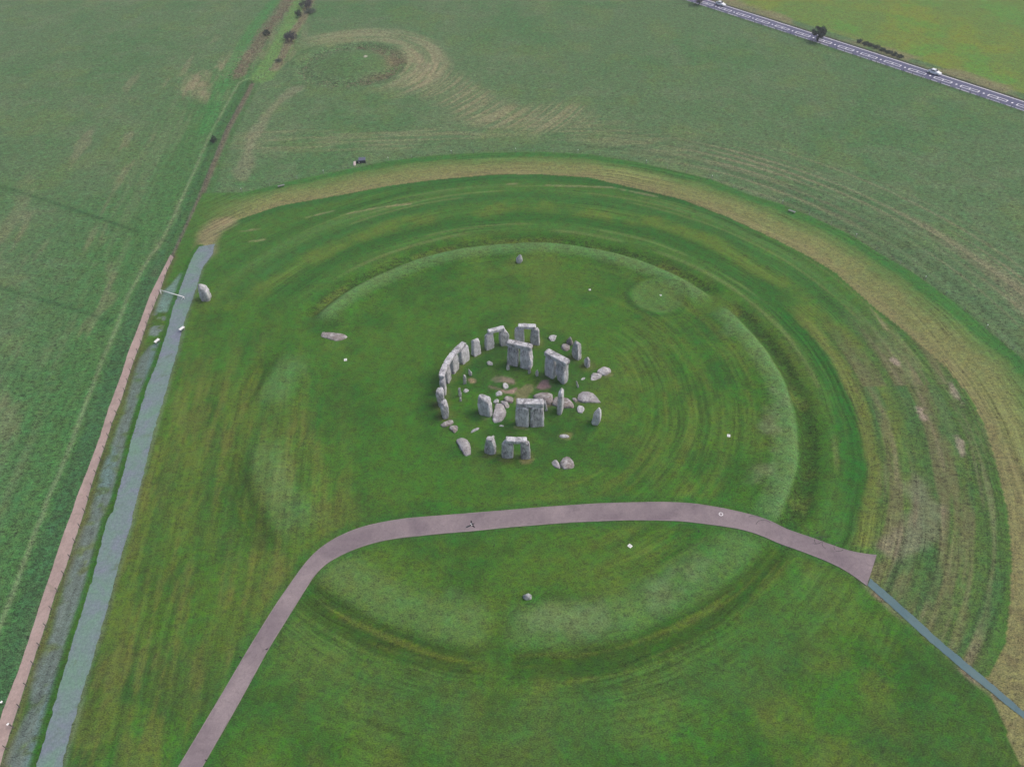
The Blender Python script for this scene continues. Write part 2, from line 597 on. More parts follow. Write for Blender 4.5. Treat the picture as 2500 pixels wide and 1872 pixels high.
# left field: fresher close to the fence, long streaks parallel to it
lane_dir = np.array([PINK_R[-4] - PINK_R[2]])[0]
lane_dir = lane_dir / np.hypot(*lane_dir)
al = x * lane_dir[0] + y * lane_dir[1]
ac = -x * lane_dir[1] + y * lane_dir[0]
FENCE_LINE = np.vstack([LANE[::-1], PINK_L])
dl = dist_line(x, y, FENCE_LINE, 62)
leftside = sdist(x, y, np.vstack([[(-140, 330)], [LANE[-1] + (60, 110)], LANE[::-1], PINK_L, [(-160, -300), (-1500, -300), (-1500, 330)]])) > 0
stk = fbm(al * 0.03, ac * 0.45, 61, 3)
put(L3(60, 98, 52), leftside * (1 - sstep(6, 34, dl)) * 0.75)
put(L3(104, 112, 84), leftside * band(dl, 9, 26, 6) * sstep(0.5, 0.75, stk) * 0.3)
put(L3(140, 122, 104), leftside * sstep(0.62, 0.75, fbm(al * 0.05, ac * 0.25, 66, 3)) * (1 - sstep(40, 60, dl)) * 0.22)
put(L3(52, 84, 54), leftside * (1 - sstep(2.6, 4.6, dl)) * 0.7)
put(L3(120, 130, 100), leftside * band(dl + 0.5 * (N2 - .5), 4.5, 5.2, 0.4) * 0.5)

# dry mowing swirl round the barrow in the field, and its rank ditch
bq = np.hypot(x - BARROW[0], y - BARROW[1])
ba = np.degrees(np.arctan2(y - BARROW[1], x - BARROW[0])) % 360
sw = fbm(bq * 0.9, ba * 0.03, 71, 3)
swirl = az_gate(ba, -55, 130, 18) * band(bq + 3 * (N4 - .5), 22, 34, 3)
put(L3(142, 132, 106), swirl * (0.25 + 0.75 * sstep(0.35, 0.65, sw)) * 0.45)
tail = GL([(880, 125), (930, 165), (985, 205), (1060, 245), (1150, 262), (1220, 250)], D)
dt = dist_line(x, y, tail)
put(L3(144, 130, 104), (1 - sstep(4, 13, dt + 5 * (N2 - .5))) * (0.2 + 0.8 * sstep(0.4, 0.62, fbm(bq * 1.1, ba * 0.02, 73, 3))) * 0.42)
arc2 = GL([(520, 380), (545, 300), (590, 230), (640, 195)], D)
dt = dist_line(x, y, arc2)
put(L3(138, 124, 108), (1 - sstep(0.6, 3.0, dt + 5 * (N2 - .5))) * 0.28)
low = GL([(560, 300), (700, 305), (850, 300), (1000, 280), (1130, 268), (1300, 285), (1450, 320)], D)
dt = dist_line(x, y, low)
put(L3(124, 120, 92), (1 - sstep(3, 12, dt)) * sstep(0.42, 0.66, fbm(x * 0.07, y * 0.8, 75, 3)) * 0.36)
put(L3(70, 90, 58), band(bq + 5 * (N2 - .5), 13.5, 18.6, 2.4) * 0.42)
put(L3(96, 82, 66), band(bq + 5 * (N2 - .5), 13, 18.8, 2.2) * az_gate(ba, -60, 60, 25) * sstep(.4, .6, N2) * 0.6)
put(L3(72, 100, 58), (1 - sstep(9, 14, bq)) * 0.6)
ROUGH = np.maximum(ROUGH, band(bq, 12, 20, 1.5) * 1.5)
sx, sy = G(894, 146)
put(L3(160, 155, 145), 1 - sstep(0.4, 1.0, np.hypot((x - sx), (y - sy) * 0.6) + 0.8 * (N3 - .5)))

sk = fbm(r * 0.8, az * 0.03, 79, 3)
put(L3(122, 114, 92), az_gate(az, -20, 62, 10) * band(r, 96, 122, 5) * sstep(.45, .7, sk) * 0.6)
put(L3(58, 80, 52), az_gate(az, -20, 80, 10) * band(r, 94, 116, 4) * sstep(.52, .7, fbm(r * 1.1, az * .03, 80, 2)) * 0.45)
# lane with scrubby verges running up to the far field edge
vergeL = GL([(575, 185), (600, 150), (627, 113), (655, 70), (690, 25), (715, -10), (740, -50)])
dv = dist_line(x, y, vergeL)
put(L3(98, 90, 74), (1 - sstep(1.2, 3.6, dv + 3.5 * (N2 - .5))) * 0.6)
ROUGH = np.maximum(ROUGH, (1 - sstep(2.0, 4.2, dv)) * 1.4)
laneC = GL([(640, 190), (668, 150), (690, 110), (715, 60), (735, 10), (750, -40)])
dv = dist_line(x, y, laneC)
put(L3(88, 118, 66), (1 - sstep(3.2, 5.0, dv)) * 0.9)
vergeR = GL([(672, 170), (700, 118), (716, 80), (735, 55), (752, 15), (770, -40)])
dv = dist_line(x, y, vergeR)
put(L3(112, 104, 84), (1 - sstep(0.8, 2.4, dv + 2 * (N2 - .5))) * 0.75)
patch = GL([(470, 215), (500, 185), (545, 175), (590, 130), (560, 165), (520, 235), (480, 225)])
put(L3(146, 126, 106), (1 - sstep(1, 7, dist_line(x, y, patch) + 5 * (N2 - .5))) * sstep(0.38, 0.6, fbm(al * .1, ac * .5, 77, 3)) * 0.35)
gstripe = GL([(700, -30), (660, 15), (610, 80), (560, 170), (520, 260), (500, 320)])
put(L3(60, 108, 58), (1 - sstep(1.2, 3.4, dist_line(x, y, gstripe))) * 0.7)
dl2 = dist_line(x, y, LANE)
put(L3(92, 84, 72), (1 - sstep(0.5, 1.1, dl2)) * 0.85)
put(L3(58, 92, 48), band(dl2, 1.1, 2.6, .5) * 0.6)

# two old tracks across the left field
for T in (GL([(0, 403), (60, 420), (140, 447), (220, 473), (300, 502)], D), GL([(0, 622), (80, 645), (160, 668), (240, 695)], D)):
    T = np.vstack([T[0] + (T[0] - T[1]), T])
    dv = dist_line(x, y, T)
    put(L3(58, 92, 52), (1 - sstep(.8, 2.0, dv)) * 0.3)
    put(L3(44, 70, 42), (1 - sstep(.15, .7, dv + .5 * (N2 - .5))) * 0.55)

# field beyond the road, road verges
ry = (y - road_y(x)) * math.cos(math.atan(_slope))
far_f = sstep(ROAD_W / 2 + 4.5, ROAD_W / 2 + 6.5, ry)
put(L3(88, 112, 54), far_f)
put(L3(104, 116, 46), far_f * sstep(0.42, 0.62, N1) * 0.8)
put(L3(78, 122, 52), far_f * sstep(0.5, 0.7, N4) * 0.6)
put(L3(112, 108, 80), band(ry + 1.5 * (N2 - .5), ROAD_W / 2 + .9, ROAD_W / 2 + 8, 1.5) * sstep(.35, .6, N4) * 0.8)
put(L3(60, 62, 48), band(ry, ROAD_W / 2 - .6, ROAD_W / 2 + 1.2, 0.4) * 0.9)
put(L3(62, 88, 56), band(ry, -ROAD_W / 2 - 2.0, -ROAD_W / 2 + .6, 0.5) * 0.75)
ROUGH = np.where(far_f > 0.5, 0.45, ROUGH)

# ------------------------------------------------ mown ground of the monument
sm = sdist(x, y, MON)
mon = sstep(-0.3, 0.3, sm)
Csave = C.copy()
ro = dist_line(x, y, RING_OUT, 26)
ri = dist_line(x, y, RING_IN, 26)
C[:] = L3(58, 95, 34)
put(L3(76, 94, 38), sstep(0.45, 0.68, N1) * (0.25 + .4 * sstep(30, 50, r)))
put(L3(42, 78, 30), sstep(0.45, 0.66, N2) * 0.6)
put(L3(86, 100, 44), sstep(0.52, 0.72, N4) * 0.35)
mot = 1 - sstep(-58, -44, y)
put(L3(44, 72, 32), mot * sstep(.48, .66, fbm(x * .11, y * .11, 107, 4)) * 0.6)
put(L3(84, 94, 42), mot * sstep(.5, .68, fbm(x * .2 + 9, y * .14, 108, 4)) * 0.45)
put(L3(54, 84, 38), mot * sstep(.5, .66, fbm(x * .06 + 3, y * .07, 109, 3)) * 0.5)
# worn mown streaks left of the circle, parallel with the old road
BELOW = np.vstack([PATH_LO, SIDE_LO[1:], [(140, -130), (140, -220), (-120, -220)]])
above = 1 - sstep(-1.0, 1.0, sdist(x, y, BELOW))
lf = above * (1 - sstep(-46, -30, x + 0.35 * y)) * (1 - sstep(-10, 40, y - 0.0 * x))
s1 = 0.6 * fbm(al * 0.09, ac * 0.8, 81, 4) + .4 * N2
put(L3(106, 104, 54), lf * sstep(0.46, 0.64, s1) * 0.4)
put(L3(46, 84, 36), lf * sstep(0.5, 0.66, fbm(al * 0.04, ac * 0.4, 83, 3)) * 0.5)
# concentric mowing lines
cs = fbm(r * 0.75, az * 0.035, 85, 3)
cw = fbm(r * 1.6, az * 0.02 + 5, 87, 2)
inner = (1 - sstep(44, 48, r)) * sstep(17, 24, r)
right_in = az_gate(az, -75, 60, 25)
put(L3(94, 104, 44), inner * sstep(0.5, 0.72, cs) * (0.06 + 0.26 * right_in))
put(L3(44, 82, 32), inner * sstep(0.52, 0.7, cw) * (0.1 + .3 * right_in))
outer = sstep(55.5, 58, r) * az_gate(az, -65, 150, 6) * above
put(L3(60, 95, 40), outer * 0.9)
put(L3(42, 82, 32), outer * band(r + 3 * (N4 - .5), 61, 66, 1.5) * 0.75)
put(L3(92, 106, 44), outer * band(r + 6 * (N4 - .5), 65.5, 70, 1.8) * sstep(0.35, 0.6, N2) * 0.5)
put(L3(48, 88, 40), outer * band(r + 3 * (N4 - .5), 71, 75, 1.5) * 0.7)
put(L3(72, 103, 54), outer * band(r + 2 * (N4 - .5), 75.5, 80, 1) * sstep(.4, .65, cs) * 0.6)
put(L3(46, 85, 36), outer * band(r, 80.5, 84, 1) * 0.6)
for rr, ww, a in ((57.6, .5, .5), (60.0, .35, .45), (74.8, .3, .5), (76.4, .25, .6), (78.6, .22, .5), (79.8, .2, .4)):
    seg = sstep(0.44, 0.56, fbm(az * 0.08 + rr, az * 0 + rr, 91, 2))
    put(L3(112, 118, 74), outer * az_gate(az, -65, 134, 8) * band(r + 1.3 * (fbm(az * 0.05, az * 0 + rr, 93, 2) - .5), rr - ww, rr + ww, 0.2) * seg * a * .8)
# dry brown ground on the right
dry = above * az_gate(az, -62, 12, 10) * band(r + 3 * (N4 - .5), 63, 84.5, 1.6)
put(L3(94, 92, 66), dry * (0.3 + 0.7 * sstep(0.42, 0.62, fbm(r * 0.5, az * 0.05, 95, 4))) * 0.78)
put(L3(136, 122, 104), dry * sstep(0.58, 0.74, fbm(r * 0.9, az * 0.06, 97, 3)) * 0.22)
put(L3(60, 92, 52), dry * sstep(0.55, 0.7, fbm(r * 0.45, az * 0.09, 99, 3)) * 0.65)
put(L3(96, 104, 50), above * az_gate(az, -62, 20, 8) * band(r + 2 * (N2 - .5), 62.5, 65, .8) * 0.65)
put(L3(40, 86, 32), above * az_gate(az, -26, 30, 6) * band(r + 2 * (N2 - .5), 58.6, 62.4, .6) * 0.75)
spot = GL([(2240, 1195), (2275, 1240), (2250, 1300), (2180, 1350)])
put(L3(140, 124, 116), (1 - sstep(0.6, 3.2, dist_line(x, y, spot) + 6 * (N2 - .5))) * 0.26)
for (qx, qy, a, b_) in ((2205, 758, 1.2, 4), (2332, 960, 1, 3), (2390, 860, .8, .8), (2250, 1010, .9, 3), (2430, 850, 1.3, .6), (2345, 1090, 1, 2.4), (2184, 880, .7, 2)):
    gx0, gy0 = G(qx, qy)
    rr0, aa0 = math.hypot(gx0, gy0), math.atan2(gy0, gx0)
    tx, ty = -math.sin(aa0), math.cos(aa0)
    u = (x - gx0) * tx + (y - gy0) * ty
    v = -(x - gx0) * ty + (y - gy0) * tx
    put(L3(156, 138, 130), (1 - sstep(.5, 1.1, np.hypot(v / a, u / b_) + 1.6 * (N3 - .5))) * 0.5)
# bank and ditch
rw = r + 1.2 * (fbm(x * 0.08, y * 0.08, 3, 2) - 0.5)
back = np.maximum(az_gate(az, 34.5, 150, 2.2), az_gate(az, -42, 28.5, 2.2))
left = np.maximum(az_gate(az, 165, 180, 3), az_gate(az, 193, 218, 3))
front = np.maximum(az_gate(az, 228, 261.5, 2), az_gate(az, 266, 318, 2))
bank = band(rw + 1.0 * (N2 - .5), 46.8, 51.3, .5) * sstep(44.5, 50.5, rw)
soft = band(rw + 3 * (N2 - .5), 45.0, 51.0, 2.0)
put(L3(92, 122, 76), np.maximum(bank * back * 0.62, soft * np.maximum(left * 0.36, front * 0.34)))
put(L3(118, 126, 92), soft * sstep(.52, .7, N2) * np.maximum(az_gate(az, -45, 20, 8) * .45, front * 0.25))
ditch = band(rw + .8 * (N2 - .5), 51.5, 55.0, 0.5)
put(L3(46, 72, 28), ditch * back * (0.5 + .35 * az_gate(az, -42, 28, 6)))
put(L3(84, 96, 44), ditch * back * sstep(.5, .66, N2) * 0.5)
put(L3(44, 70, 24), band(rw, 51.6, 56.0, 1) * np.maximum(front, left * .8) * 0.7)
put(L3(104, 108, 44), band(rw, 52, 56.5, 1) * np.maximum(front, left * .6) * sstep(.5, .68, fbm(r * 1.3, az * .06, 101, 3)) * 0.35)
put(L3(70, 98, 50), band(rw, 57, 66, 3) * front * 0.3)
ROUGH = np.where(mon > .5, 0.28 + 0.7 * ditch * back + 0.2 * band(r, 45.5, 51.5, 1) * back + 0.3 * dry, ROUGH)
q = np.hypot(x - SBARROW[0], y - SBARROW[1]) + .8 * (N2 - .5)
put(L3(86, 112, 62), (1 - sstep(5.0, 6.4, q)) * 0.5)
put(L3(44, 74, 34), band(q, 6.2, 7.0, .4) * 0.45)
# trodden turf and bare chalky soil inside the circle, plus painted shade patches
for P, c, a in (([(660, 690), (700, 655), (780, 660), (880, 690), (900, 730), (850, 725), (770, 705), (700, 720)], (128, 112, 104), .8),
                ([(640, 755), (700, 765), (800, 800), (870, 790), (950, 750), (900, 800), (880, 835), (820, 830), (740, 790), (660, 775)], (136, 112, 108), .9),
                ([(1125, 770), (1150, 710), (1170, 690), (1240, 690), (1240, 730), (1280, 775), (1200, 785)], (124, 100, 104), .9),
                ([(890, 880), (930, 790), (1010, 740), (1090, 740), (1080, 800), (1000, 900), (920, 940)], (110, 106, 78), .75),
                ([(415, 680), (450, 685), (500, 705), (470, 712), (430, 700)], (138, 116, 100), .8),
                ([(1200, 950), (1240, 925), (1300, 930), (1280, 955), (1230, 965)], (84, 70, 66), .8),
                ([(520, 1050), (600, 1080), (640, 1075), (600, 1100)], (120, 108, 92), .6),
                ([(900, 1165), (1040, 1180), (1200, 1172), (1200, 1185), (1040, 1192), (900, 1178)], (130, 122, 96), .6),
                ([(845, 1085), (885, 1080), (890, 1100), (850, 1110)], (120, 112, 96), .6),
                ([(960, 1500), (1030, 1510), (1070, 1490), (1050, 1530), (980, 1530)], (118, 112, 80), .6),
                ([(1505, 915), (1540, 900), (1590, 920), (1530, 940)], (124, 106, 100), .7),
                ([(1330, 1245), (1460, 1240), (1460, 1285), (1400, 1295), (1340, 1280)], (118, 116, 78), .6),
                ([(1800, 650), (1880, 625), (1900, 645), (1830, 665)], (112, 106, 80), .6)):
    W = GL(P, Zp)
    idx = near(x, y, W, 2)
    sv = sdist(x[idx], y[idx], W) + 0.9 * (N3[idx] - .5) + 0.8 * (N2[idx] - .5)
    m_ = np.zeros(len(x))
    m_[idx] = sstep(-0.25, 0.25, sv) * a
    put(L3(*c), m_)
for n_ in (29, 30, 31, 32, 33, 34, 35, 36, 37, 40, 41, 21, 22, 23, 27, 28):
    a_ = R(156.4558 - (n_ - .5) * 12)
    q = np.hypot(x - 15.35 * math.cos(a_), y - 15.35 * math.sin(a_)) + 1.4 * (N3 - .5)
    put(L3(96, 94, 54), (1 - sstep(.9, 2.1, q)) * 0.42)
put(L3(42, 80, 32), (1 - sstep(8, 17.5, r)) * sstep(.45, .62, N4) * 0.5)
for (qx, qy, rad) in ((470, 1050, 2.2), (1230, 1220, 3.2), (720, 400, 4.0), (560, 520, 3.0), (1330, 780, 2.0), (1640, 1180, 1.6)):  # soft shade beside the stones, painted into the turf as dark green
    gx0, gy0 = Zp(qx, qy)
    put(L3(34, 74, 32), (1 - sstep(rad * .3, rad, np.hypot(x - gx0, y - gy0) + 2 * (N3 - .5))) * 0.6)
# the wide tan band of the walked and mown ring, with its green margin
tanband = sstep(0, 1.0, sm) * (ri < 500)
inring = sdist(x, y, np.vstack([RING_IN, [(60, -90), (-120, -90)], OLD_R[::-1]])) > 0
tb = np.where(inring, 0.0, 1.0) * mon * sstep(-75, -66, y + 0 * x) * (x > -90)
tb = tb * np.where((x < -55) & (y < 52), 0.0, 1.0) * np.where((y < -45) & (x < 55), 0, 1)
fr = ro / np.maximum(ro + ri, 1e-3)
tb = tb * sstep(-86, -62, x + .3 * (y - 70))
put(L3(84, 106, 58), tb * 0.9)
put(L3(108, 112, 70), tb * sstep(0.3, 0.62, fr + 0.3 * (N2 - .5)) * 0.85)
put(L3(112, 108, 74), tb * sstep(0.7, 0.95, fr + 0.35 * (N2 - .5)) * 0.7)
put(L3(52, 96, 44), tb * (1 - sstep(0.16, 0.3, fr + 0.12 * (N2 - .5))) * 0.9)
put(L3(40, 84, 40), mon * np.where(inring, 1, 0) * (1 - sstep(1.5, 4.0, ri)) * outer * az_gate(az, 40, 150, 12) * 0.6)
ROUGH = np.where(tb > .5, 0.4, ROUGH)
tw = GL([(500, 615), (506, 590), (514, 566), (548, 545)])
put(L3(140, 122, 98), (1 - sstep(1.5, 4.5, dist_line(x, y, tw) + 3 * (N2 - .5))) * 0.55)
# thin pale scrapes
for P in ([(735, 465), (800, 452), (880, 440)], [(830, 447), (885, 441)], [(520, 500), (560, 495)], [(660, 470), (720, 456)], [(1095, 398), (1115, 397)], [(1180, 400), (1320, 405), (1420, 425)], [(1880, 665), (1900, 690), (1920, 715)], [(540, 522), (570, 518)]):
    W = GL(P, D)
    dv = dist_line(x, y, W)
    put(L3(150, 138, 108), (1 - sstep(.05, .5, dv + 1.0 * (N3 - .5))) * 0.4)
# old patched tarmac beside the green road
PATCH = GL([(361, 844), (335, 886), (318, 940), (304, 993), (281, 1065), (259, 1126), (224, 1228), (213, 1265), (182.6, 1333), (152, 1440), (129, 1546), (92, 1620), (76, 1660), (64.7, 1736), (11, 1850), (-30, 1990), (38, 1990), (72, 1872), (105, 1774), (136, 1664), (167, 1558), (194, 1478), (217, 1402), (252, 1275), (270, 1225), (294, 1141), (313, 1065), (332, 1000), (350, 947), (372, 894), (392, 835)])
idx = near(x, y, PATCH, 3)
m_ = np.zeros(len(x))
m_[idx] = sstep(-.5, .4, sdist(x[idx], y[idx], PATCH) + 1.1 * (N2[idx] - .5) + .5 * (N3[idx] - .5))
pn = sstep(0.30, 0.46, fbm(x * 0.55, y * 0.55, 103, 3) + 0.16 * (fbm(al * .06, ac * .1, 104, 2) - .4))
put(L3(92, 104, 102), m_ * (.35 + .65 * pn) * 0.85)
put(L3(90, 114, 110), m_ * pn * sstep(.5, .62, fbm(al * .07, ac * .2, 105, 2)) * 0.8)
PATCH2 = GL([(440, 668), (412, 700), (393, 715), (378, 760), (418, 762), (424, 745), (440, 700), (458, 662)])
idx = near(x, y, PATCH2, 3)
m_ = np.zeros(len(x))
m_[idx] = sstep(-.5, .4, sdist(x[idx], y[idx], PATCH2) + 1.0 * (N2[idx] - .5))
put(L3(98, 122, 116), m_ * 0.85)
PATCH3 = GL([(372, 765), (414, 762), (398, 835), (360, 840)])
idx = near(x, y, PATCH3, 3)
m_ = np.zeros(len(x))
m_[idx] = sstep(-.4, .4, sdist(x[idx], y[idx], PATCH3)) * sstep(.52, .6, fbm(x[idx] * .6, y[idx] * .6, 106, 3))
put(L3(100, 112, 112), m_ * 0.8)
# bruised soil along the narrow side path and lush fringe beside the main path
dv = dist_line(x, y, SIDE_LO)
put(L3(122, 104, 92), (1 - sstep(.3, 1.1, dv + .8 * (N2 - .5))) * sstep(.4, .6, N4) * 0.8)
for P in (PATH_UP, PATH_LO):
    put(L3(46, 88, 36), (1 - sstep(.6, 2.0, dist_line(x, y, P))) * 0.55)
put(L3(44, 84, 28), (1 - sstep(.8, 1.3, dist_line(x, y, OLD_L))) * 0.9)
put(L3(84, 84, 52), (1 - sstep(.3, 1.6, dist_line(x, y, PINK_R))) * 0.7)
put(L3(92, 106, 82), (1 - sstep(.1, .9, dist_line(x, y, OLD_R) + .9 * (N2 - .5))) * 0.6)

MOW = mon * (inner * (.25 + .75 * right_in) * .8 + outer + dry * .8 + band(rw, 51.5, 60, 2) * front * .7 + (1 - above) * band(r, 54, 95, 4) * .55 + .15 * tb)
MOW = np.clip(MOW, 0, 1.2) * (0.35 + 0.9 * sstep(.35, .65, N4))
STREAK = mon * np.clip(lf, 0, 1) + (1 - mon) * leftside * (1 - sstep(20, 50, dl)) * .7
C = C * mon[:, None] + Csave * (1 - mon[:, None])
ROUGH = np.where(mon > .5, ROUGH, np.maximum(ROUGH, 0.4))
C *= (0.90 + 0.2 * N3)[:, None]
C = np.clip(C, 0, 1)

zg = relief(x, y)
fade = 1 - sstep(330, 500, np.hypot(x, y - 60))
tuft = (fbm(x * 1.1, y * 1.1, 111, 2) - 0.5) * 0.34 * np.clip(ROUGH, 0, 1.4) ** 1.3
nr = np.ones(len(x))
for P, pad in ((PATHPOLY, 1.6), (OLDPOLY, 1.6), (PINKPOLY, 1.6), (SIDEPOLY, 1.4)):
    idx = near(x, y, P, pad + 1)
    nr[idx] *= 1 - sstep(-pad, -0.4, sdist(x[idx], y[idx], P))
nr *= sstep(ROAD_W / 2 + .6, ROAD_W / 2 + 2.4, np.abs(ry))
z = (zg + tuft * nr) * fade
# the gravel and tarmac lie in shallow trays so that the turf never breaks through
for P in (PATHPOLY, OLDPOLY, PINKPOLY, SIDEPOLY):
    idx = near(x, y, P, 1)
    z[idx] -= 0.05 * sstep(-0.45, -0.1, sdist(x[idx], y[idx], P))
z -= 0.06 * (1 - sstep(ROAD_W / 2 - .2, ROAD_W / 2 + .7, np.abs(ry)))

me = bpy.data.meshes.new('ground')
co = np.stack([x, y, z], 1).astype(np.float32)
me.vertices.add(len(co))
me.vertices.foreach_set('co', co.ravel())
i0 = (np.arange(NY - 1)[:, None] * NX + np.arange(NX - 1)[None, :]).ravel()
F = np.stack([i0, i0 + 1, i0 + NX + 1, i0 + NX], 1).astype(np.int32)
me.loops.add(F.size)
me.loops.foreach_set('vertex_index', F.ravel())
me.polygons.add(len(F))
me.polygons.foreach_set('loop_start', np.arange(0, F.size, 4, dtype=np.int32))
me.polygons.foreach_set('use_smooth', np.ones(len(F), bool))
me.update()
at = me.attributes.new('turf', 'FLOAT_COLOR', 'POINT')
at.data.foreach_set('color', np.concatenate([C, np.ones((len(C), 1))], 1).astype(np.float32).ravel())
at = me.attributes.new('rough', 'FLOAT', 'POINT')
at.data.foreach_set('value', ROUGH.astype(np.float32))
for nm_, ar_ in (('mow', MOW), ('streak', STREAK)):
    at = me.attributes.new(nm_, 'FLOAT', 'POINT')
    at.data.foreach_set('value', ar_.astype(np.float32))

m, t, b = newmat('turf')
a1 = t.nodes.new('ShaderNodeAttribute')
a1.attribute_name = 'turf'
a2 = t.nodes.new('ShaderNodeAttribute')
a2.attribute_name = 'rough'
v = objco(t)
mp = t.nodes.new('ShaderNodeMapping')
mp.inputs['Scale'].default_value = (0.75, 1.25, 1)
mp.inputs['Rotation'].default_value = (0, 0, 0.25)
t.links.new(v, mp.inputs['Vector'])
nA = noise_node(t, 5.5, 2, 0.7, mp.outputs['Vector'])
nB = noise_node(t, 1.5, 3, 0.65, mp.outputs['Vector'], 0.6)
nC = noise_node(t, 0.45, 3, 0.6, v)
rg = a2.outputs['Fac']
va = mth(t, 'MULTIPLY', mth(t, 'SUBTRACT', nA.outputs['Fac'], 0.5), mth(t, 'MULTIPLY_ADD', rg, 2.0, 2.0))
vb = mth(t, 'MULTIPLY', mth(t, 'SUBTRACT', nB.outputs['Fac'], 0.5), mth(t, 'MULTIPLY_ADD', rg, 2.4, 0.9))
vc = mth(t, 'MULTIPLY', mth(t, 'SUBTRACT', nC.outputs['Fac'], 0.5), 0.7)
def fattr(nm_):
    q_ = t.nodes.new('ShaderNodeAttribute')
    q_.attribute_name = nm_
    return q_.outputs['Fac']


sx_ = t.nodes.new('ShaderNodeSeparateXYZ')
t.links.new(v, sx_.inputs[0])
rad_ = mth(t, 'SQRT', mth(t, 'ADD', mth(t, 'MULTIPLY', sx_.outputs[0], sx_.outputs[0]), mth(t, 'MULTIPLY', sx_.outputs[1], sx_.outputs[1])))
nW = noise_node(t, 0.06, 2, 0.5, v)
cv_ = t.nodes.new('ShaderNodeCombineXYZ')      # noise drawn out along the mower's circles
t.links.new(mth(t, 'MULTIPLY', mth(t, 'ADD', rad_, mth(t, 'MULTIPLY', nW.outputs['Fac'], 3.0)), 1.6), cv_.inputs[0])
t.links.new(mth(t, 'MULTIPLY', mth(t, 'ARCTAN2', sx_.outputs[1], sx_.outputs[0]), 2.2), cv_.inputs[1])
nM = noise_node(t, 1.0, 2, 0.6, cv_.outputs[0])
mowv = mth(t, 'MULTIPLY', mth(t, 'SUBTRACT', nM.outputs['Fac'], 0.5), mth(t, 'MULTIPLY', fattr('mow'), 1.35))
mq_ = t.nodes.new('ShaderNodeMapping')
mq_.vector_type = 'TEXTURE'
mq_.inputs['Rotation'].default_value = (0, 0, math.atan2(lane_dir[1], lane_dir[0]))
mq_.inputs['Scale'].default_value = (14.0, 0.8, 1)
t.links.new(v, mq_.inputs['Vector'])
nS = noise_node(t, 1.0, 3, 0.6, mq_.outputs['Vector'])
stv = mth(t, 'MULTIPLY', mth(t, 'SUBTRACT', nS.outputs['Fac'], 0.5), mth(t, 'MULTIPLY', fattr('streak'), 1.0))
vc = mth(t, 'ADD', vc, mth(t, 'ADD', mowv, stv))
g = mth(t, 'ADD', 1.0, mth(t, 'ADD', vc, mth(t, 'ADD', va, vb)))
g = mth(t, 'MAXIMUM', g, 0.18)
cc = t.nodes.new('ShaderNodeCombineColor')
for i in range(3):
    t.links.new(g, cc.inputs[i])
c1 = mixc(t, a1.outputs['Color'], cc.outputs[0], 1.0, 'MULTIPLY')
# straw and clover tint in drifts
hs = t.nodes.new('ShaderNodeHueSaturation')
t.links.new(mth(t, 'MULTIPLY_ADD', nC.outputs['Fac'], 0.10, 0.45), hs.inputs['Hue'])
t.links.new(mth(t, 'MULTIPLY_ADD', nB.outputs['Fac'], 0.5, 0.75), hs.inputs['Saturation'])
t.links.new(c1, hs.inputs['Color'])
t.links.new(hs.outputs['Color'], b.inputs['Base Color'])
b.inputs['Roughness'].default_value = 1.0
b.inputs['Specular IOR Level'].default_value = 0.05
bump(t, b, mth(t, 'ADD', mth(t, 'MULTIPLY', nA.outputs['Fac'], 0.5), mth(t, 'MULTIPLY', nB.outputs['Fac'], rg)), 0.6, 0.22)
ground = link_mesh('ground', me, m)
tag(ground, kind='structure')


# ------------------------------------------------------------------ path ribbons
def ribbon(name, A, B, n, mat, lift, across=6, wob=0.0, seed=0, parent=None):
    A, B = resample(A, n), resample(B, n)
    if wob:
        for Lr, sg in ((A, 1), (B, -1)):
            dd = (B - A) / np.hypot(*(B - A).T)[:, None]
            q = np.arange(n)
            wv = (fbm(q * 0.22, q * 0 + seed + sg, 121, 4) - .5) * 2.4 * wob
            Lr += dd * wv[:, None]
    f = np.linspace(0, 1, across + 1)
    P = A[:, None, :] * (1 - f[None, :, None]) + B[:, None, :] * f[None, :, None]
    px, py = P[..., 0].ravel(), P[..., 1].ravel()
    pz = relief(px, py) + lift
    me = bpy.data.meshes.new(name)
    k = across + 1
    faces = [(i * k + j, (i + 1) * k + j, (i + 1) * k + j + 1, i * k + j + 1) for i in range(n - 1) for j in range(across)]
    me.from_pydata(np.stack([px, py, pz], 1).tolist(), [], faces)
    me.update()
    if me.polygons[0].normal.z < 0:
        me.flip_normals()
    for p in me.polygons:
        p.use_smooth = True
    return link_mesh(name, me, mat, parent)


def edging(name, L, n, wdt, mat, parent, z0, hgt, seed=0):
    """a low raised edging strip that follows a line"""
    L = resample(L, n)
    d = np.gradient(L, axis=0)
    d /= np.hypot(*d.T)[:, None]
    nn = np.stack([-d[:, 1], d[:, 0]], 1)
    px, py = L[:, 0], L[:, 1]
    zz = relief(px, py)
    hh = hgt * (0.7 + 0.6 * fbm(np.arange(n) * .3, np.zeros(n) + seed, 131, 2))
    vs = []
    for i in range(n):
        for s, q in ((-1, z0), (-1, hh[i]), (1, hh[i]), (1, z0)):
            vs.append((px[i] + nn[i, 0] * s * wdt / 2, py[i] + nn[i, 1] * s * wdt / 2, zz[i] + q))
    fs = []
    for i in range(n - 1):
        for k in range(3):
            fs.append((i * 4 + k, i * 4 + k + 1, i * 4 + 4 + k + 1, i * 4 + 4 + k))
    me = bpy.data.meshes.new(name)
    me.from_pydata(vs, [], fs)
    bm = bmesh.new()
    bm.from_mesh(me)
    bmesh.ops.recalc_face_normals(bm, faces=bm.faces)
    bm.to_mesh(me)
    bm.free()
    return link_mesh(name, me, mat, parent)


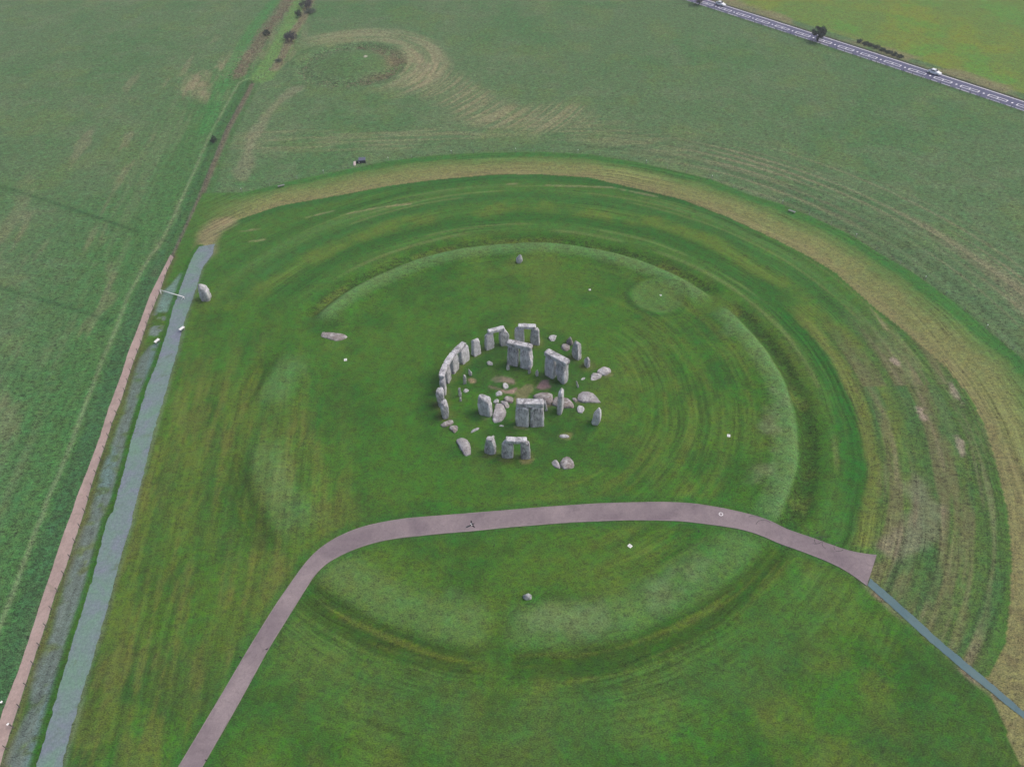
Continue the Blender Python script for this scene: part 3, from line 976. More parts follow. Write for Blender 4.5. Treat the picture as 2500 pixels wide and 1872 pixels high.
path = tag(ribbon('footpath', smooth(resample(PATH_UP, 90), 2), smooth(resample(PATH_LO, 90), 2), 600, M['path'], 0.02, 8, 0.07, 9), kind='structure')
edging('path_edging', smooth(resample(PATH_LO, 90), 2), 240, 0.14, M['kerb'], path, -0.1, 0.07, 1)
edging('path_edging', smooth(resample(PATH_UP, 90), 2), 240, 0.12, M['kerb'], path, -0.1, 0.05, 2)
tag(ribbon('green_lane', OLD_R, OLD_L, 700, M['oldroad'], 0.02, 6, 0.22, 3), kind='structure')
tag(ribbon('gravel_track', PINK_R, PINK_L, 700, M['pink'], 0.015, 5, 0.07, 5), kind='structure')
tag(ribbon('side_path', SIDE_UP, SIDE_LO, 300, M['sidepath'], 0.02, 4, 0.12, 7), kind='structure')

# main road
rxs = np.concatenate([np.linspace(-900, 60, 60), np.linspace(64, 180, 100), np.linspace(190, 900, 50)])
RM = np.stack([rxs, road_y(rxs)], 1)
rd = np.gradient(RM, axis=0)
rd /= np.hypot(*rd.T)[:, None]
rn = np.stack([-rd[:, 1], rd[:, 0]], 1)


def road_strip(name, o0, o1, s0, s1, mat, lift, parent=None, n=None):
    """strip between two offsets from the road axis, over a run of metres along it"""
    n = n or max(2, int((s1 - s0) / 4) + 2)
    ss = np.linspace(s0, s1, n)
    cx = np.interp(ss, RS, RM[:, 0])
    cy = np.interp(ss, RS, RM[:, 1])
    nx = np.interp(ss, RS, rn[:, 0])
    ny = np.interp(ss, RS, rn[:, 1])
    vs = [(cx[i] + nx[i] * o, cy[i] + ny[i] * o, lift) for i in range(n) for o in (o0, o1)]
    me = bpy.data.meshes.new(name)
    me.from_pydata(vs, [], [(2 * i, 2 * i + 2, 2 * i + 3, 2 * i + 1) for i in range(n - 1)])
    me.update()
    if me.polygons[0].normal.z < 0:
        me.flip_normals()
    return vs, me


RS = np.concatenate([[0], np.cumsum(np.hypot(*(RM[1:] - RM[:-1]).T))])


def road_s(px, py):
    g = np.array(G(px, py))
    return float(RS[np.argmin(np.hypot(*(RM - g).T))])


_, me = road_strip('road', -ROAD_W / 2, ROAD_W / 2, 0, RS[-1], None, 0.0, n=300)
road = tag(link_mesh('road', me, M['asphalt']), kind='structure')
_, me = road_strip('edge_line', ROAD_W / 2 - .55, ROAD_W / 2 - .28, 0, RS[-1], None, 0.006, n=300)
link_mesh('edge_line', me, M['roadpaint'], road)
sA, sB = road_s(1660, 0) - 20, road_s(2497, 257) + 25
s = sA
rr_ = random.Random(4)
while s < sB:
    ln = rr_.uniform(1.2, 7)
    _, me = road_strip('edge_line', -ROAD_W / 2 + .25, -ROAD_W / 2 + .25 + rr_.uniform(.1, .18), s, s + ln, None, 0.006)
    link_mesh('edge_line', me, M['roadpaint'], road)
    s += ln + rr_.uniform(.4, 4.0)
s = sA
OC = -0.35
while s < sB:
    bm = bmesh.new()
    for o0, o1, a_, b_ in ((OC - .8, OC - .6, 0, 6), (OC + .6, OC + .8, 0, 6), (OC - .8, OC + .8, -.02, .25), (OC - .8, OC + .8, 2.88, 3.12), (OC - .8, OC + .8, 5.75, 6.02), (OC - .35, OC + .35, 7.3, 7.8)):
        vs, mm = road_strip('m', o0, o1, s + a_, s + b_, None, 0.006, n=3)
        bpy.data.meshes.remove(mm)
        bv = [bm.verts.new(q) for q in vs]
        for i in range(2):
            bm.faces.new((bv[2 * i], bv[2 * i + 1], bv[2 * i + 3], bv[2 * i + 2]))
    link_mesh('centre_marking', mesh_of(bm, 'centre_marking'), M['roadpaint'], road)
    s += 9.0

# dark rubbed tyre scuffs on the footpath
rr_ = random.Random(9)
for k in range(7):
    px, py = 1960 + k * 17 + rr_.uniform(-6, 6), 1306 + k * 5.5 + rr_.uniform(-3, 3)
    if k < 2:
        px, py = 1845 + k * 20, 1273 + k * 9
    c0 = np.array(G(px, py))
    n = 14
    a0, rad = rr_.uniform(0, 6), rr_.uniform(.7, 1.5)
    ang = a0 + np.linspace(0, rr_.uniform(1.4, 3.2), n)
    Lc = np.stack([c0[0] + rad * np.cos(ang) * 1.1, c0[1] + rad * np.sin(ang) * .8], 1)
    d = np.gradient(Lc, axis=0)
    d /= np.hypot(*d.T)[:, None]
    nn = np.stack([-d[:, 1], d[:, 0]], 1) * .04
    link_mesh('tyre_mark', ribbon('tyre_mark_tmp', Lc - nn, Lc + nn, n, M['tyre_mark'], 0.03, 1).data, None, path)
for o in [o for o in bpy.data.objects if o.name.startswith('tyre_mark_tmp')]:
    bpy.data.objects.remove(o)
# white ring painted on the path
c0 = G(1760, 1255)
bm = bmesh.new()
n = 24
zz = hz(*c0) + 0.028
vi = [bm.verts.new((c0[0] + .26 * math.cos(6.2832 * k / n), c0[1] + .26 * math.sin(6.2832 * k / n), zz)) for k in range(n)]
vo_ = [bm.verts.new((c0[0] + .35 * math.cos(6.2832 * k / n), c0[1] + .35 * math.sin(6.2832 * k / n), zz)) for k in range(n)]
for k in range(n):
    bm.faces.new((vi[k], vo_[k], vo_[(k + 1) % n], vi[(k + 1) % n]))
link_mesh('painted_ring', mesh_of(bm, 'painted_ring'), M['whitepaint'], path)


# ------------------------------------------------------------------ stones
def spow(c, e):
    return math.copysign(abs(c) ** e, c)


def rock_disp(p, seed, amp, fine=1.0):
    q = Vector((p[0] + seed * 13.7, p[1] - seed * 7.1, p[2] + seed * 3.3))
    d = amp * (mnoise.fractal(q * 0.55, 1.0, 2.0, 3) * 1.0) + amp * 0.55 * fine * mnoise.fractal(q * 2.1, 0.9, 2.1, 3)
    # chipped hollows
    h = mnoise.noise(q * 1.3 + Vector((5, 5, 5)))
    if h > 0.32:
        d -= amp * 1.6 * (h - 0.32)
    return d


def cut(bm, n, d, soft=0.12):
    """break the stone flat along a plane"""
    for v in bm.verts:
        q = v.co.dot(n) - d
        if q > 0:
            v.co -= n * q * (1 - soft)


def interp(prof, v):
    xs = [p[0] for p in prof]
    return [float(np.interp(v, xs, [p[i] for p in prof])) for i in range(1, len(prof[0]))]


def upright(name, base, ang, width, thick, h, label, cat='standing stone', group=None, mat='sarsen', prof=None, lean=(0, 0), slope=(0, 0), seed=None, amp=0.075, e=0.34, sink=0.35, dome=0.08):
    """a standing stone; x runs along its broad face, y through its thickness"""
    sd_ = seed if seed is not None else (hash(label) % 97)
    sd_ = seed if seed is not None else sum(ord(c_) for c_ in label) % 97
    rr = random.Random(sd_)
    if prof is None:
        a, b_ = rr.uniform(-.08, .05), rr.uniform(-.08, .05)
        prof = [(0, -.47 + a * .3, .47 - b_ * .3, .95), (.35, -.5, .5, 1.0), (.75, -.47 - a * .4, .47 + b_ * .4, .93), (1, -.43 - a * .4, .43 + b_ * .4, .84)]
    N, MV = 36, 20
    bm = bmesh.new()
    rings = []
    zt = h
    vv = [i / MV for i in range(MV + 1)]
    for v in vv:
        l, r_, tt = interp(prof, v)
        k = 1.0
        edge = (1 - v) * h
        if edge < 0.16:
            k = 1 - 0.16 * (1 - edge / 0.16) ** 2
        cx, hw, ht = (l + r_) / 2 * width, (r_ - l) / 2 * width * (1 - (1 - k) * .16 / max(width, .3)), tt * thick / 2 * (1 - (1 - k) * .5)
        hw = max(hw - (1 - k) * .35, hw * .6)
        ring = []
        for q in range(N):
            th = 2 * math.pi * q / N
            px, py = cx + hw * spow(math.cos(th), e), ht * spow(math.sin(th), e)
            top = h + slope[0] * px + slope[1] * py
            pz = -sink + v * (top + sink)
            ring.append(bm.verts.new((px, py, pz)))
        rings.append(ring)
    l, r_, tt = interp(prof, 1)
    cx = (l + r_) / 2 * width
    last = rings[-1]
    for j, (k, dz) in enumerate(((.72, .55), (.4, .9), (.14, 1.0))):
        ring = []
        for vtx in last:
            px, py = cx + (vtx.co.x - cx) * k, vtx.co.y * k
            ring.append(bm.verts.new((px, py, h + slope[0] * px + slope[1] * py + dome * dz)))
        rings.append(ring)
    for i in range(len(rings) - 1):
        for q in range(N):
            bm.faces.new((rings[i][q], rings[i][(q + 1) % N], rings[i + 1][(q + 1) % N], rings[i + 1][q]))
    bm.faces.new(rings[-1])
    bm.normal_update()
    for vtx in bm.verts:
        p = vtx.co.copy()
        d = rock_disp(p, sd_, amp)
        vtx.co = p + vtx.normal * d
    for k in range(5):
        a_ = rr.uniform(0, 6.283)
        nn = Vector((math.cos(a_), math.sin(a_) * .8, rr.uniform(.1, 1.0))).normalized()
        dm = max(v_.co.dot(nn) for v_ in bm.verts)
        cut(bm, nn, dm - rr.uniform(.08, .32) * min(1.0, thick), .05)
    for k in range(2):
        a_ = rr.uniform(0, 6.283)
        nn = Vector((math.cos(a_), math.sin(a_), rr.uniform(-.5, .0))).normalized()
        dm = max(v_.co.dot(nn) for v_ in bm.verts if v_.co.z > 0.1)
        cut(bm, nn, dm - rr.uniform(.04, .14) * min(1.0, thick))
    for vtx in bm.verts:
        q = vtx.co * 1.0 + Vector((sd_, 0, 0))
        vtx.co += vtx.normal * .035 * mnoise.noise(q * 3.1)
    for vtx in bm.verts:
        zz = max(vtx.co.z, 0)
        vtx.co.x += lean[0] * zz
        vtx.co.y += lean[1] * zz
    o = link_mesh(name, mesh_of(bm, name, True), M[mat], None, (base[0], base[1], hz(*base)), ang)
    return tag(o, label, cat, group)


def facestone(A, B, thick, h, label, back=1, **k):
    """standing stone from the foot of its visible face (two points left and right in the enlarged view)"""
    a, b_ = np.array(Zp(*A)), np.array(Zp(*B))
    d = b_ - a
    wdt = float(np.hypot(*d))
    d /= wdt
    nrm = np.array([-d[1], d[0]])
    if nrm[1] < 0:
        nrm = -nrm
    c = (a + b_) / 2 + nrm * thick / 2 * back
    return upright(k.pop('name', 'standing_stone'), c, math.atan2(d[1], d[0]), wdt, thick, h, label, **k)


def lintel(A, B, z0, width, hgt, label, bow=0.0, seed=0, amp=0.05, over=0.0, mat='sarsen'):
    a, b_ = np.array(A, float), np.array(B, float)
    d = b_ - a
    Ln = float(np.hypot(*d))
    d /= Ln
    a, b_ = a - d * over, b_ + d * over
    Ln += 2 * over
    nrm = np.array([-d[1], d[0]])
    bm = bmesh.new()
    N, MV = 28, 22
    rings = []
    for i in range(MV + 1):
        f = i / MV
        e_ = min(f, 1 - f) * Ln
        k = 1.0 if e_ > .18 else 1 - .16 * (1 - e_ / .18) ** 2
        off = bow * (4 * f * (1 - f))
        ring = []
        for q in range(N):
            th = 2 * math.pi * q / N
            py = off + width / 2 * k * spow(math.cos(th), .24)
            pz = z0 + hgt / 2 + hgt / 2 * k * spow(math.sin(th), .24)
            ring.append(bm.verts.new((-Ln / 2 + f * Ln, py, pz)))
        rings.append(ring)
    for i in range(MV):
        for q in range(N):
            bm.faces.new((rings[i][q], rings[i][(q + 1) % N], rings[i + 1][(q + 1) % N], rings[i + 1][q]))
    for ring in (rings[0], rings[-1]):
        f = bm.faces.new(ring)
        bmesh.ops.poke(bm, faces=[f])
    bmesh.ops.recalc_face_normals(bm, faces=bm.faces)
    bm.normal_update()
    for vtx in bm.verts:
        p = vtx.co.copy()
        dd = rock_disp(p, seed + 31, amp)
        if p.z < z0 + 0.12:
            dd = max(dd, -0.01) * .3
        vtx.co = p + vtx.normal * dd
    c = (a + b_) / 2
    o = link_mesh('lintel_stone', mesh_of(bm, 'lintel_stone', True), M[mat], None, (c[0], c[1], 0), math.atan2(d[1], d[0]))
    return tag(o, label, 'lintel')


def lying(L, h, label, name='fallen_stone', f=Zp, mat='sarsen', seed=1, amp=0.10, cat='fallen stone', tilt=(0, 0), flatk=0.6, group=None):
    """a recumbent stone: its outline is seen from above, so it is laid out at half its height"""
    h *= 0.85
    P = np.array([f(px, py, h * 0.45) for px, py in L])
    n = 44
    Q = np.vstack([P, P[:1]])
    Q = resample(Q, n + 1)[:-1]
    Qs = 0.25 * np.roll(Q, 1, 0) + 0.5 * Q + 0.25 * np.roll(Q, -1, 0)
    Q = 0.25 * np.roll(Qs, 1, 0) + 0.5 * Qs + 0.25 * np.roll(Qs, -1, 0)
    c = Q.mean(0)
    gz = hz(*c)
    bm = bmesh.new()
    rings = []
    for zf, k in ((-0.45, .99), (0.0, 1.02), (.3, 1.02), (.55, 1.0), (.76, .95), (.9, .87), (1.0, .74), (1.05, flatk), (1.08, .36), (1.08, .14)):
        zz = zf * h if zf >= 0 else -0.3
        ring = []
        for q in Q:
            px, py = (q - c) * k
            tz = zz + (tilt[0] * px + tilt[1] * py) * max(zf, 0)
            ring.append(bm.verts.new((px, py, tz)))
        rings.append(ring)
    for i in range(len(rings) - 1):
        for q in range(n):
            bm.faces.new((rings[i][q], rings[i][(q + 1) % n], rings[i + 1][(q + 1) % n], rings[i + 1][q]))
    bm.faces.new(rings[-1])
    bm.normal_update()
    for vtx in bm.verts:
        p = vtx.co.copy()
        vtx.co = p + vtx.normal * rock_disp(p * 1.3, seed, amp * min(1, h + .25))
    rr = random.Random(seed)
    sz = max(v_.co.to_2d().length for v_ in bm.verts)
    for k in range(14):
        a_ = rr.uniform(0, 6.283)
        nn = Vector((math.cos(a_), math.sin(a_), rr.uniform(.9, 3.0))).normalized()
        dm = max(v_.co.dot(nn) for v_ in bm.verts)
        cut(bm, nn, dm - rr.uniform(.06, .34) * h, .05)
    for k in range(5):
        a_ = rr.uniform(0, 6.283)
        nn = Vector((math.cos(a_), math.sin(a_), rr.uniform(0, .3))).normalized()
        dm = max(v_.co.dot(nn) for v_ in bm.verts)
        cut(bm, nn, dm - rr.uniform(.02, .09) * sz, .05)
    for vtx in bm.verts:
        vtx.co += vtx.normal * .09 * min(1, h + .2) * mnoise.noise((vtx.co + Vector((seed, 0, 0))) * 2.6)
    o = link_mesh(name, mesh_of(bm, name, True), M[mat], None, (c[0], c[1], gz))
    return tag(o, label, cat, group)


def ell(cx, cy, rx, ry, rot=0.0, seed=0, n=14):
    rr = random.Random(seed)
    out = []
    for k in range(n):
        a = 2 * math.pi * k / n
        s_ = rr.uniform(.88, 1.1)
        px, py = rx * math.cos(a) * s_, ry * math.sin(a) * s_
        out.append((cx + px * math.cos(rot) - py * math.sin(rot), cy + px * math.sin(rot) + py * math.cos(rot)))
    return out


AX = 156.4558


def circ(n, rad=15.35):
    a = R(AX - (n - 0.5) * 12)
    return (rad * math.cos(a), rad * math.sin(a)), a + math.pi / 2


HU = 4.05      # height of the circle's uprights


def cstone(n, label, wdt=2.1, thick=1.1, h=HU, rad=15.35, **k):
    c, a = circ(n, rad)
    return upright('standing_stone', c, a - math.pi, wdt, thick, h, label, seed=n, **k)


# the long curved run with three lintels
cstone(29, 'sarsen upright under the open end of the curved row of three lintels', 1.9)
cstone(30, 'sarsen upright second from the open end under the curved row of lintels', 2.15)
cstone(1, 'sarsen upright with fluted face under the middle joint of the curved lintels', 2.25)
cstone(2, 'broad sarsen upright at the end of the curved lintel row, beside the bare single upright', 2.35, 1.2)
for (i, j), lb in zip(((29, 30), (30, 31), (31, 32)), ('first curved lintel, at the open end beside the leaning uprights', 'middle lintel of the curved row of three', 'last curved lintel, overhung by the broad upright near the bare single stone')):
    A, _ = circ(i)
    B, _ = circ(j)
    if i == 31:
        d_ = (np.array(B) - np.array(A)) / 3.2
        B = (B[0] + d_[0] * .55, B[1] + d_[1] * .55)
    if i == 29:
        d_ = (np.array(A) - np.array(B)) / 3.2
        A = (A[0] + d_[0] * .35, A[1] + d_[1] * .35)
    lintel(A, B, HU - 0.02, 1.12, 0.78, lb, bow=0.09, seed=i, over=-0.01)
cstone(3, 'single bare-topped sarsen upright between the curved lintel row and a trilithon-like pair', 1.95, 1.2, 4.1, slope=(0, -.05), prof=[(0, -.5, .5, 1.1), (.3, -.47, .47, 1.0), (.8, -.42, .42, .85), (1, -.38, .38, .7)])
cstone(4, 'sarsen upright of the lintelled pair beside the bare single stone, left leg', 2.0, 1.1)
cstone(5, 'sarsen upright of the lintelled pair nearest the tall inner trilithon, leaning shoulder', 2.05, 1.15, prof=[(0, -.44, .4, .9), (.3, -.5, .5, 1), (.75, -.5, .5, .95), (1, -.5, .34, .8)])
A, _ = circ(4)
B, _ = circ(5)
lintel(A, B, HU + .02, 1.0, 0.72, 'rounded lintel over the pair beside the bare single stone', bow=.06, seed=4, over=.12)
cstone(6, 'grooved sarsen upright of the outermost lintelled pair facing the barrow ring', 2.1, 1.1)
cstone(7, 'sarsen upright with wide foot, end leg of the outermost lintelled pair', 2.0, 1.15, prof=[(0, -.48, .52, 1), (.3, -.5, .5, 1), (.75, -.42, .43, .95), (1, -.4, .42, .85)])
A, _ = circ(6)
B, _ = circ(7)
lintel(A, B, HU + .02, 1.1, 0.74, 'cracked lintel over the outermost pair behind the tall inner trilithon', bow=.08, seed=9, over=.22, amp=.07)
cstone(10, 'tall narrow isolated sarsen upright beside two boulders', 2.0, 1.15, 4.1, prof=[(0, -.36, .48, .9), (.2, -.5, .5, 1), (.7, -.47, .47, .9), (1, -.4, .42, .8)])
cstone(11, 'short thin rounded sarsen stump between the isolated upright and the broken fallen stone', 1.25, .8, 2.5, prof=[(0, -.4, .4, .9), (.3, -.5, .5, 1), (.8, -.46, .46, .9), (1, -.3, .3, .6)], dome=.16)
facestone((1668, 1150), (1758, 1165), 1.5, 4.2, 'pointed isolated sarsen upright standing alone outside the fallen stones', seed=16, prof=[(0, -.30, .26, .8), (.18, -.5, .44, 1), (.5, -.42, .5, .95), (.8, -.22, .42, .7), (1, -.06, .2, .42)], dome=.05)
cstone(21, 'slim sarsen upright of the lintelled pair facing the footpath', 1.75, 1.15, HU)
cstone(22, 'broad cleft sarsen upright of the lintelled pair facing the footpath', 2.15, 1.2, HU + .1)
A, _ = circ(21)
B, _ = circ(22)
lintel(A, B, HU + .03, 1.15, 0.76, 'pitted lintel over the pair facing the footpath', bow=.06, seed=22, over=.22, amp=.045)
cstone(23, 'flat-topped single sarsen upright beside the lintelled pair facing the footpath', 2.05, 1.05, 3.95, lean=(0, .02), prof=[(0, -.48, .5, 1), (.5, -.5, .5, 1), (1, -.4, .42, .85)], e=.34)
cstone(27, 'narrow sarsen upright leaning over two small boulders, end of the standing arc', 1.9, 1.35, 3.9, prof=[(0, -.36, .36, .8), (.4, -.46, .46, 1), (.8, -.5, .5, 1), (1, -.46, .46, .9)], rad=15.5)
cstone(28, 'pitted thick-topped sarsen upright between the narrow leaning one and the lintel row', 1.9, 1.5, 4.0, prof=[(0, -.4, .4, .7), (.4, -.46, .46, .9), (.8, -.5, .5, 1.05), (1, -.44, .44, .95)], rad=15.7, amp=.1)

# inner horseshoe
HT = 5.0
facestone((813, 543), (927, 563), 1.35, HT, 'left tall upright of the inner trilithon backing onto the outermost pair', seed=51, prof=[(0, -.48, .5, 1), (.5, -.46, .5, 1), (1, -.4, .48, .9)], e=.36)
facestone((944, 572), (1066, 596), 1.45, HT, 'pitted right tall upright of the inner trilithon backing onto the outermost pair', seed=52, amp=.09, prof=[(0, -.5, .46, 1), (.5, -.5, .5, 1), (1, -.48, .46, .9)], e=.36)
P51 = [np.array(Zp(*q)) for q in ((813, 543), (1066, 596))]
dq = (P51[1] - P51[0]) / np.hypot(*(P51[1] - P51[0]))
nq = np.array([-dq[1], dq[0]]) * .7
lintel(P51[0] + nq + dq * .1, P51[1] + nq - dq * .05, HT + .0, 1.3, 1.0, 'weathered lintel bleached in the middle on the inner trilithon backing onto the outermost pair', seed=151, amp=.055)
facestone((1192, 638), (1282, 688), 1.3, HT + .1, 'smooth left upright of the flat-lintelled trilithon behind the tall thin pillar', seed=53, e=.34, prof=[(0, -.44, .5, 1), (.4, -.5, .5, 1), (1, -.47, .47, .92)])
facestone((1300, 692), (1392, 748), 1.55, HT + .1, 'eroded narrow-footed right upright of the flat-lintelled trilithon', seed=54, amp=.12, prof=[(0, -.12, .42, .7), (.15, -.34, .5, .9), (.4, -.5, .52, 1), (.75, -.5, .5, 1), (1, -.46, .46, .95)])
P53 = [np.array(Zp(*q)) for q in ((1192, 638), (1392, 748))]
dq = (P53[1] - P53[0]) / np.hypot(*(P53[1] - P53[0]))
nq = np.array([-dq[1], dq[0]]) * .68
lintel(P53[0] + nq - dq * .05, P53[1] + nq + dq * .3, HT + .1, 1.5, 1.0, 'smooth straight-edged lintel on the trilithon behind the tall thin pillar', seed=154, amp=.035)
facestone((1318, 1045), (1372, 1055), 2.0, 6.5, 'tallest thin sarsen pillar with a tapering tip seen edge on', seed=56, prof=[(0, -.46, .46, .9), (.3, -.5, .5, 1), (.75, -.44, .44, .9), (.97, -.34, .34, .62), (1, -.2, .22, .35)], lean=(.012, -.03), amp=.06)
facestone((898, 1160), (1040, 1172), 1.25, HT + .1, 'left upright with a round scar on its face, trilithon in front of the fallen slabs', seed=57, e=.32, prof=[(0, -.46, .5, 1), (.35, -.5, .5, 1), (1, -.41, .5, .93)], amp=.06)
facestone((1052, 1173), (1196, 1166), 1.25, HT + .1, 'right smooth upright of the trilithon in front of the fallen slabs', seed=58, e=.32, prof=[(0, -.48, .48, 1), (.35, -.5, .5, 1), (1, -.5, .46, .93)], amp=.055)
P57 = [np.array(Zp(*q)) for q in ((900, 1160), (1194, 1166))]
dq = (P57[1] - P57[0]) / np.hypot(*(P57[1] - P57[0]))
nq = np.array([-dq[1], dq[0]]) * .62
lintel(P57[0] + nq + dq * .35, P57[1] + nq - dq * .1, HT + .1, 1.4, 1.1, 'thick pale lintel on the trilithon in front of the fallen slabs', seed=158, amp=.05)
facestone((522, 1040), (648, 1080), 1.5, 4.5, 'broad pitted inner upright with a hollowed face and no lintel', seed=60, amp=.13, prof=[(0, -.46, .5, .95), (.2, -.5, .5, 1), (.7, -.5, .46, .95), (1, -.45, .4, .8)], slope=(-.06, 0))

# small standing bluestones
BS = [((450, 655), .72, .5, 2.0, 'slender pointed bluestone beside the end of the curved lintel row', -.1, [(0, -.3, .35, .8), (.4, -.5, .5, 1), (.85, -.3, .4, .7), (1, -.1, .2, .4)]),
      ((392, 740), .62, .5, 2.3, 'thin round-topped bluestone pillar with a worn streak of soil beside it', .05, None),
      ((346, 862), .55, .45, 2.1, 'thin leaning bluestone standing directly behind a tiny stump', -.03, None),
      ((350, 912), .46, .4, .95, 'tiny bluestone stump in front of a thin leaning pillar', 0, None),
      ((830, 594), .72, .5, 1.55, 'small tapered bluestone at the left foot of the inner trilithon', 0, [(0, -.5, .5, 1), (.5, -.45, .4, .9), (1, -.25, .15, .6)]),
      ((1046, 634), .62, .5, 1.9, 'square-topped bluestone post at the right foot of the inner trilithon', 0, None),
      ((1122, 658), .74, .55, 1.75, 'conical bluestone between the two tall inner trilithons', 0, [(0, -.5, .5, 1), (.4, -.45, .46, .95), (.8, -.25, .28, .6), (1, -.12, .14, .35)]),
      ((1218, 1012), .5, .75, 2.5, 'thin bluestone slab leaning against the trilithon in front of the fallen slabs', -.16, None),
      ((1537, 772), .38, .3, 1.7, 'thin white bluestone splinter leaning out on the grass', -.22, None)]
for (px, py), wd, th_, h_, lb, ln, pf in BS:
    b0 = Zp(px, py)
    upright('bluestone', (b0[0], b0[1] + th_ / 2), 0.0, wd, th_, h_, lb, 'bluestone', mat='bluestone', prof=pf, lean=(ln, .02), amp=.045, e=.6, sink=.25, dome=.1)
b0 = Zp(1455, 338)
upright('standing_stone', (b0[0], b0[1] + .3), -.5, 1.45, .9, 1.9, 'round-topped stone leaning behind the tall narrow isolated upright', mat='brownstone', prof=[(0, -.46, .46, 1), (.4, -.5, .5, 1), (.8, -.42, .42, .9), (1, -.24, .24, .6)], dome=.2, e=.6)

LY = [(ell(402, 796, 27, 20, -.3, 1), .5, 'small lying bluestone beside the thin leaning pillar', 'bluestone', 'boulder'),
      ([(618, 512), (640, 508), (674, 516), (676, 534), (650, 540), (622, 530)], .55, 'small white block lying behind a scratch in the turf', 'bluestone', 'boulder'),
      (ell(803, 748, 31, 25, .3, 3), .75, 'round pitted boulder in the middle of the bare soil', 'bluestone', 'boulder'),
      (ell(736, 826, 40, 26, -.25, 4), .6, 'oval boulder beside the V of bare soil', 'bluestone', 'boulder'),
      (ell(706, 903, 30, 22, -.2, 5), .5, 'small boulder at the head of the long fallen slab', 'bluestone', 'boulder'),
      ([(780, 880), (800, 860), (840, 853), (880, 865), (886, 895), (875, 918), (845, 915), (805, 905)], .75, 'rounded boulder behind the long fallen slab', 'brownstone', 'boulder'),
      ([(748, 912), (775, 893), (812, 902), (846, 942), (830, 972), (805, 968), (770, 930)], .7, 'wedge-shaped fallen block between the long slab and a rounded boulder', 'fallen', 'fallen stone'),
      ([(712, 918), (755, 916), (798, 944), (813, 985), (803, 1035), (780, 1075), (742, 1116), (705, 1120), (668, 1100), (672, 1062), (690, 1000)], .95, 'long pinkish fallen slab beside the broad pitted upright', 'fallen', 'fallen stone'),
      ([(1080, 858), (1108, 826), (1180, 812), (1250, 823), (1288, 846), (1286, 890), (1262, 934), (1230, 925), (1195, 905), (1120, 890)], 1.05, 'large brown fallen slab behind the trilithon with the round scar', 'brownstone', 'fallen stone'),
      ([(1274, 936), (1296, 880), (1318, 846), (1360, 860), (1420, 880), (1462, 902), (1500, 925), (1506, 950), (1480, 972), (1440, 965), (1390, 972), (1330, 958)], .85, 'brown fallen slab lying behind the tallest thin pillar', 'brownstone', 'fallen stone'),
      (ell(1506, 890, 32, 19, .7, 6), .4, 'small elongated stone between the two big fallen slabs', 'brownstone', 'boulder'),
      ([(1530, 882), (1542, 832), (1572, 806), (1612, 806), (1660, 818), (1705, 842), (1735, 880), (1790, 925), (1745, 918), (1690, 906), (1600, 913), (1545, 902)], .95, 'large pale fallen slab tapering to a tail beyond the tallest pillar', 'fallen', 'fallen stone'),
      (ell(1562, 982, 40, 40, .2, 7), .8, 'squarish boulder on the grass before the tailed slab', 'bluestone', 'boulder'),
      ([(1660, 688), (1672, 640), (1706, 614), (1745, 618), (1785, 640), (1760, 668), (1710, 690)], .75, 'dark-hollowed front piece of the long broken fallen stone', 'fallen', 'fallen stone'),
      ([(1724, 606), (1770, 580), (1812, 552), (1850, 560), (1880, 596), (1858, 622), (1806, 642), (1780, 634), (1745, 620)], .8, 'rear piece of the long broken fallen stone', 'fallen', 'fallen stone'),
      ([(1563, 690), (1580, 670), (1607, 668), (1606, 684), (1585, 690)], .25, 'small flat pale stone flush with the turf near the thin splinter', 'bluestone', 'boulder'),
      ([(1342, 1262), (1360, 1245), (1420, 1243), (1452, 1256), (1440, 1275), (1380, 1278)], .35, 'flat stone in a worn hollow of dry turf', 'bluestone', 'boulder'),
      ([(1265, 1520), (1296, 1500), (1322, 1505), (1362, 1560), (1352, 1580), (1312, 1576), (1285, 1550)], .55, 'smaller of the two outlying stones lying side by side', 'fallen', 'fallen stone'),
      ([(1350, 1540), (1378, 1490), (1416, 1456), (1450, 1475), (1500, 1545), (1490, 1565), (1440, 1582), (1388, 1586)], .95, 'larger brown wedge of the two outlying stones lying side by side', 'brownstone', 'fallen stone'),
      ([(1240, 270), (1252, 240), (1290, 226), (1322, 234), (1318, 262), (1298, 294), (1262, 296)], .8, 'lone boulder outside the outermost lintelled pair', 'bluestone', 'boulder'),
      ([(1366, 352), (1385, 330), (1420, 334), (1456, 352), (1450, 378), (1412, 396), (1378, 380)], .7, 'brown rough boulder in front of the round-topped stone', 'brownstone', 'boulder'),
      ([(145, 1142), (165, 1118), (225, 1098), (270, 1096), (286, 1118), (262, 1138), (200, 1160), (160, 1160)], .6, 'long low boulder at the foot of the narrow leaning upright', 'brownstone', 'boulder'),
      ([(238, 1170), (255, 1145), (285, 1138), (320, 1160), (320, 1195), (290, 1226), (262, 1205), (240, 1190)], .6, 'round brown boulder touching the long low boulder', 'brownstone', 'boulder'),
      ([(448, 1230), (462, 1200), (500, 1176), (542, 1170), (525, 1192), (490, 1215)], .3, 'thin curved sliver of stone lying in the grass', 'bluestone', 'fallen stone'),
      ([(300, 1308), (322, 1270), (350, 1262), (385, 1276), (425, 1304), (446, 1350), (457, 1420), (445, 1448), (412, 1460), (378, 1432), (338, 1368)], .85, 'large lone fallen slab outside the standing arc', 'fallen', 'fallen stone'),
      ([(736, 1153), (760, 1147), (790, 1153), (782, 1163), (752, 1162)], .16, 'flat stone barely breaking the turf beside the long fallen slab', 'bluestone', 'boulder'),
      ([(655, 1262), (672, 1248), (694, 1246), (690, 1268), (668, 1280)], .7, 'small stump behind the flat-topped single upright', 'bluestone', 'boulder')]
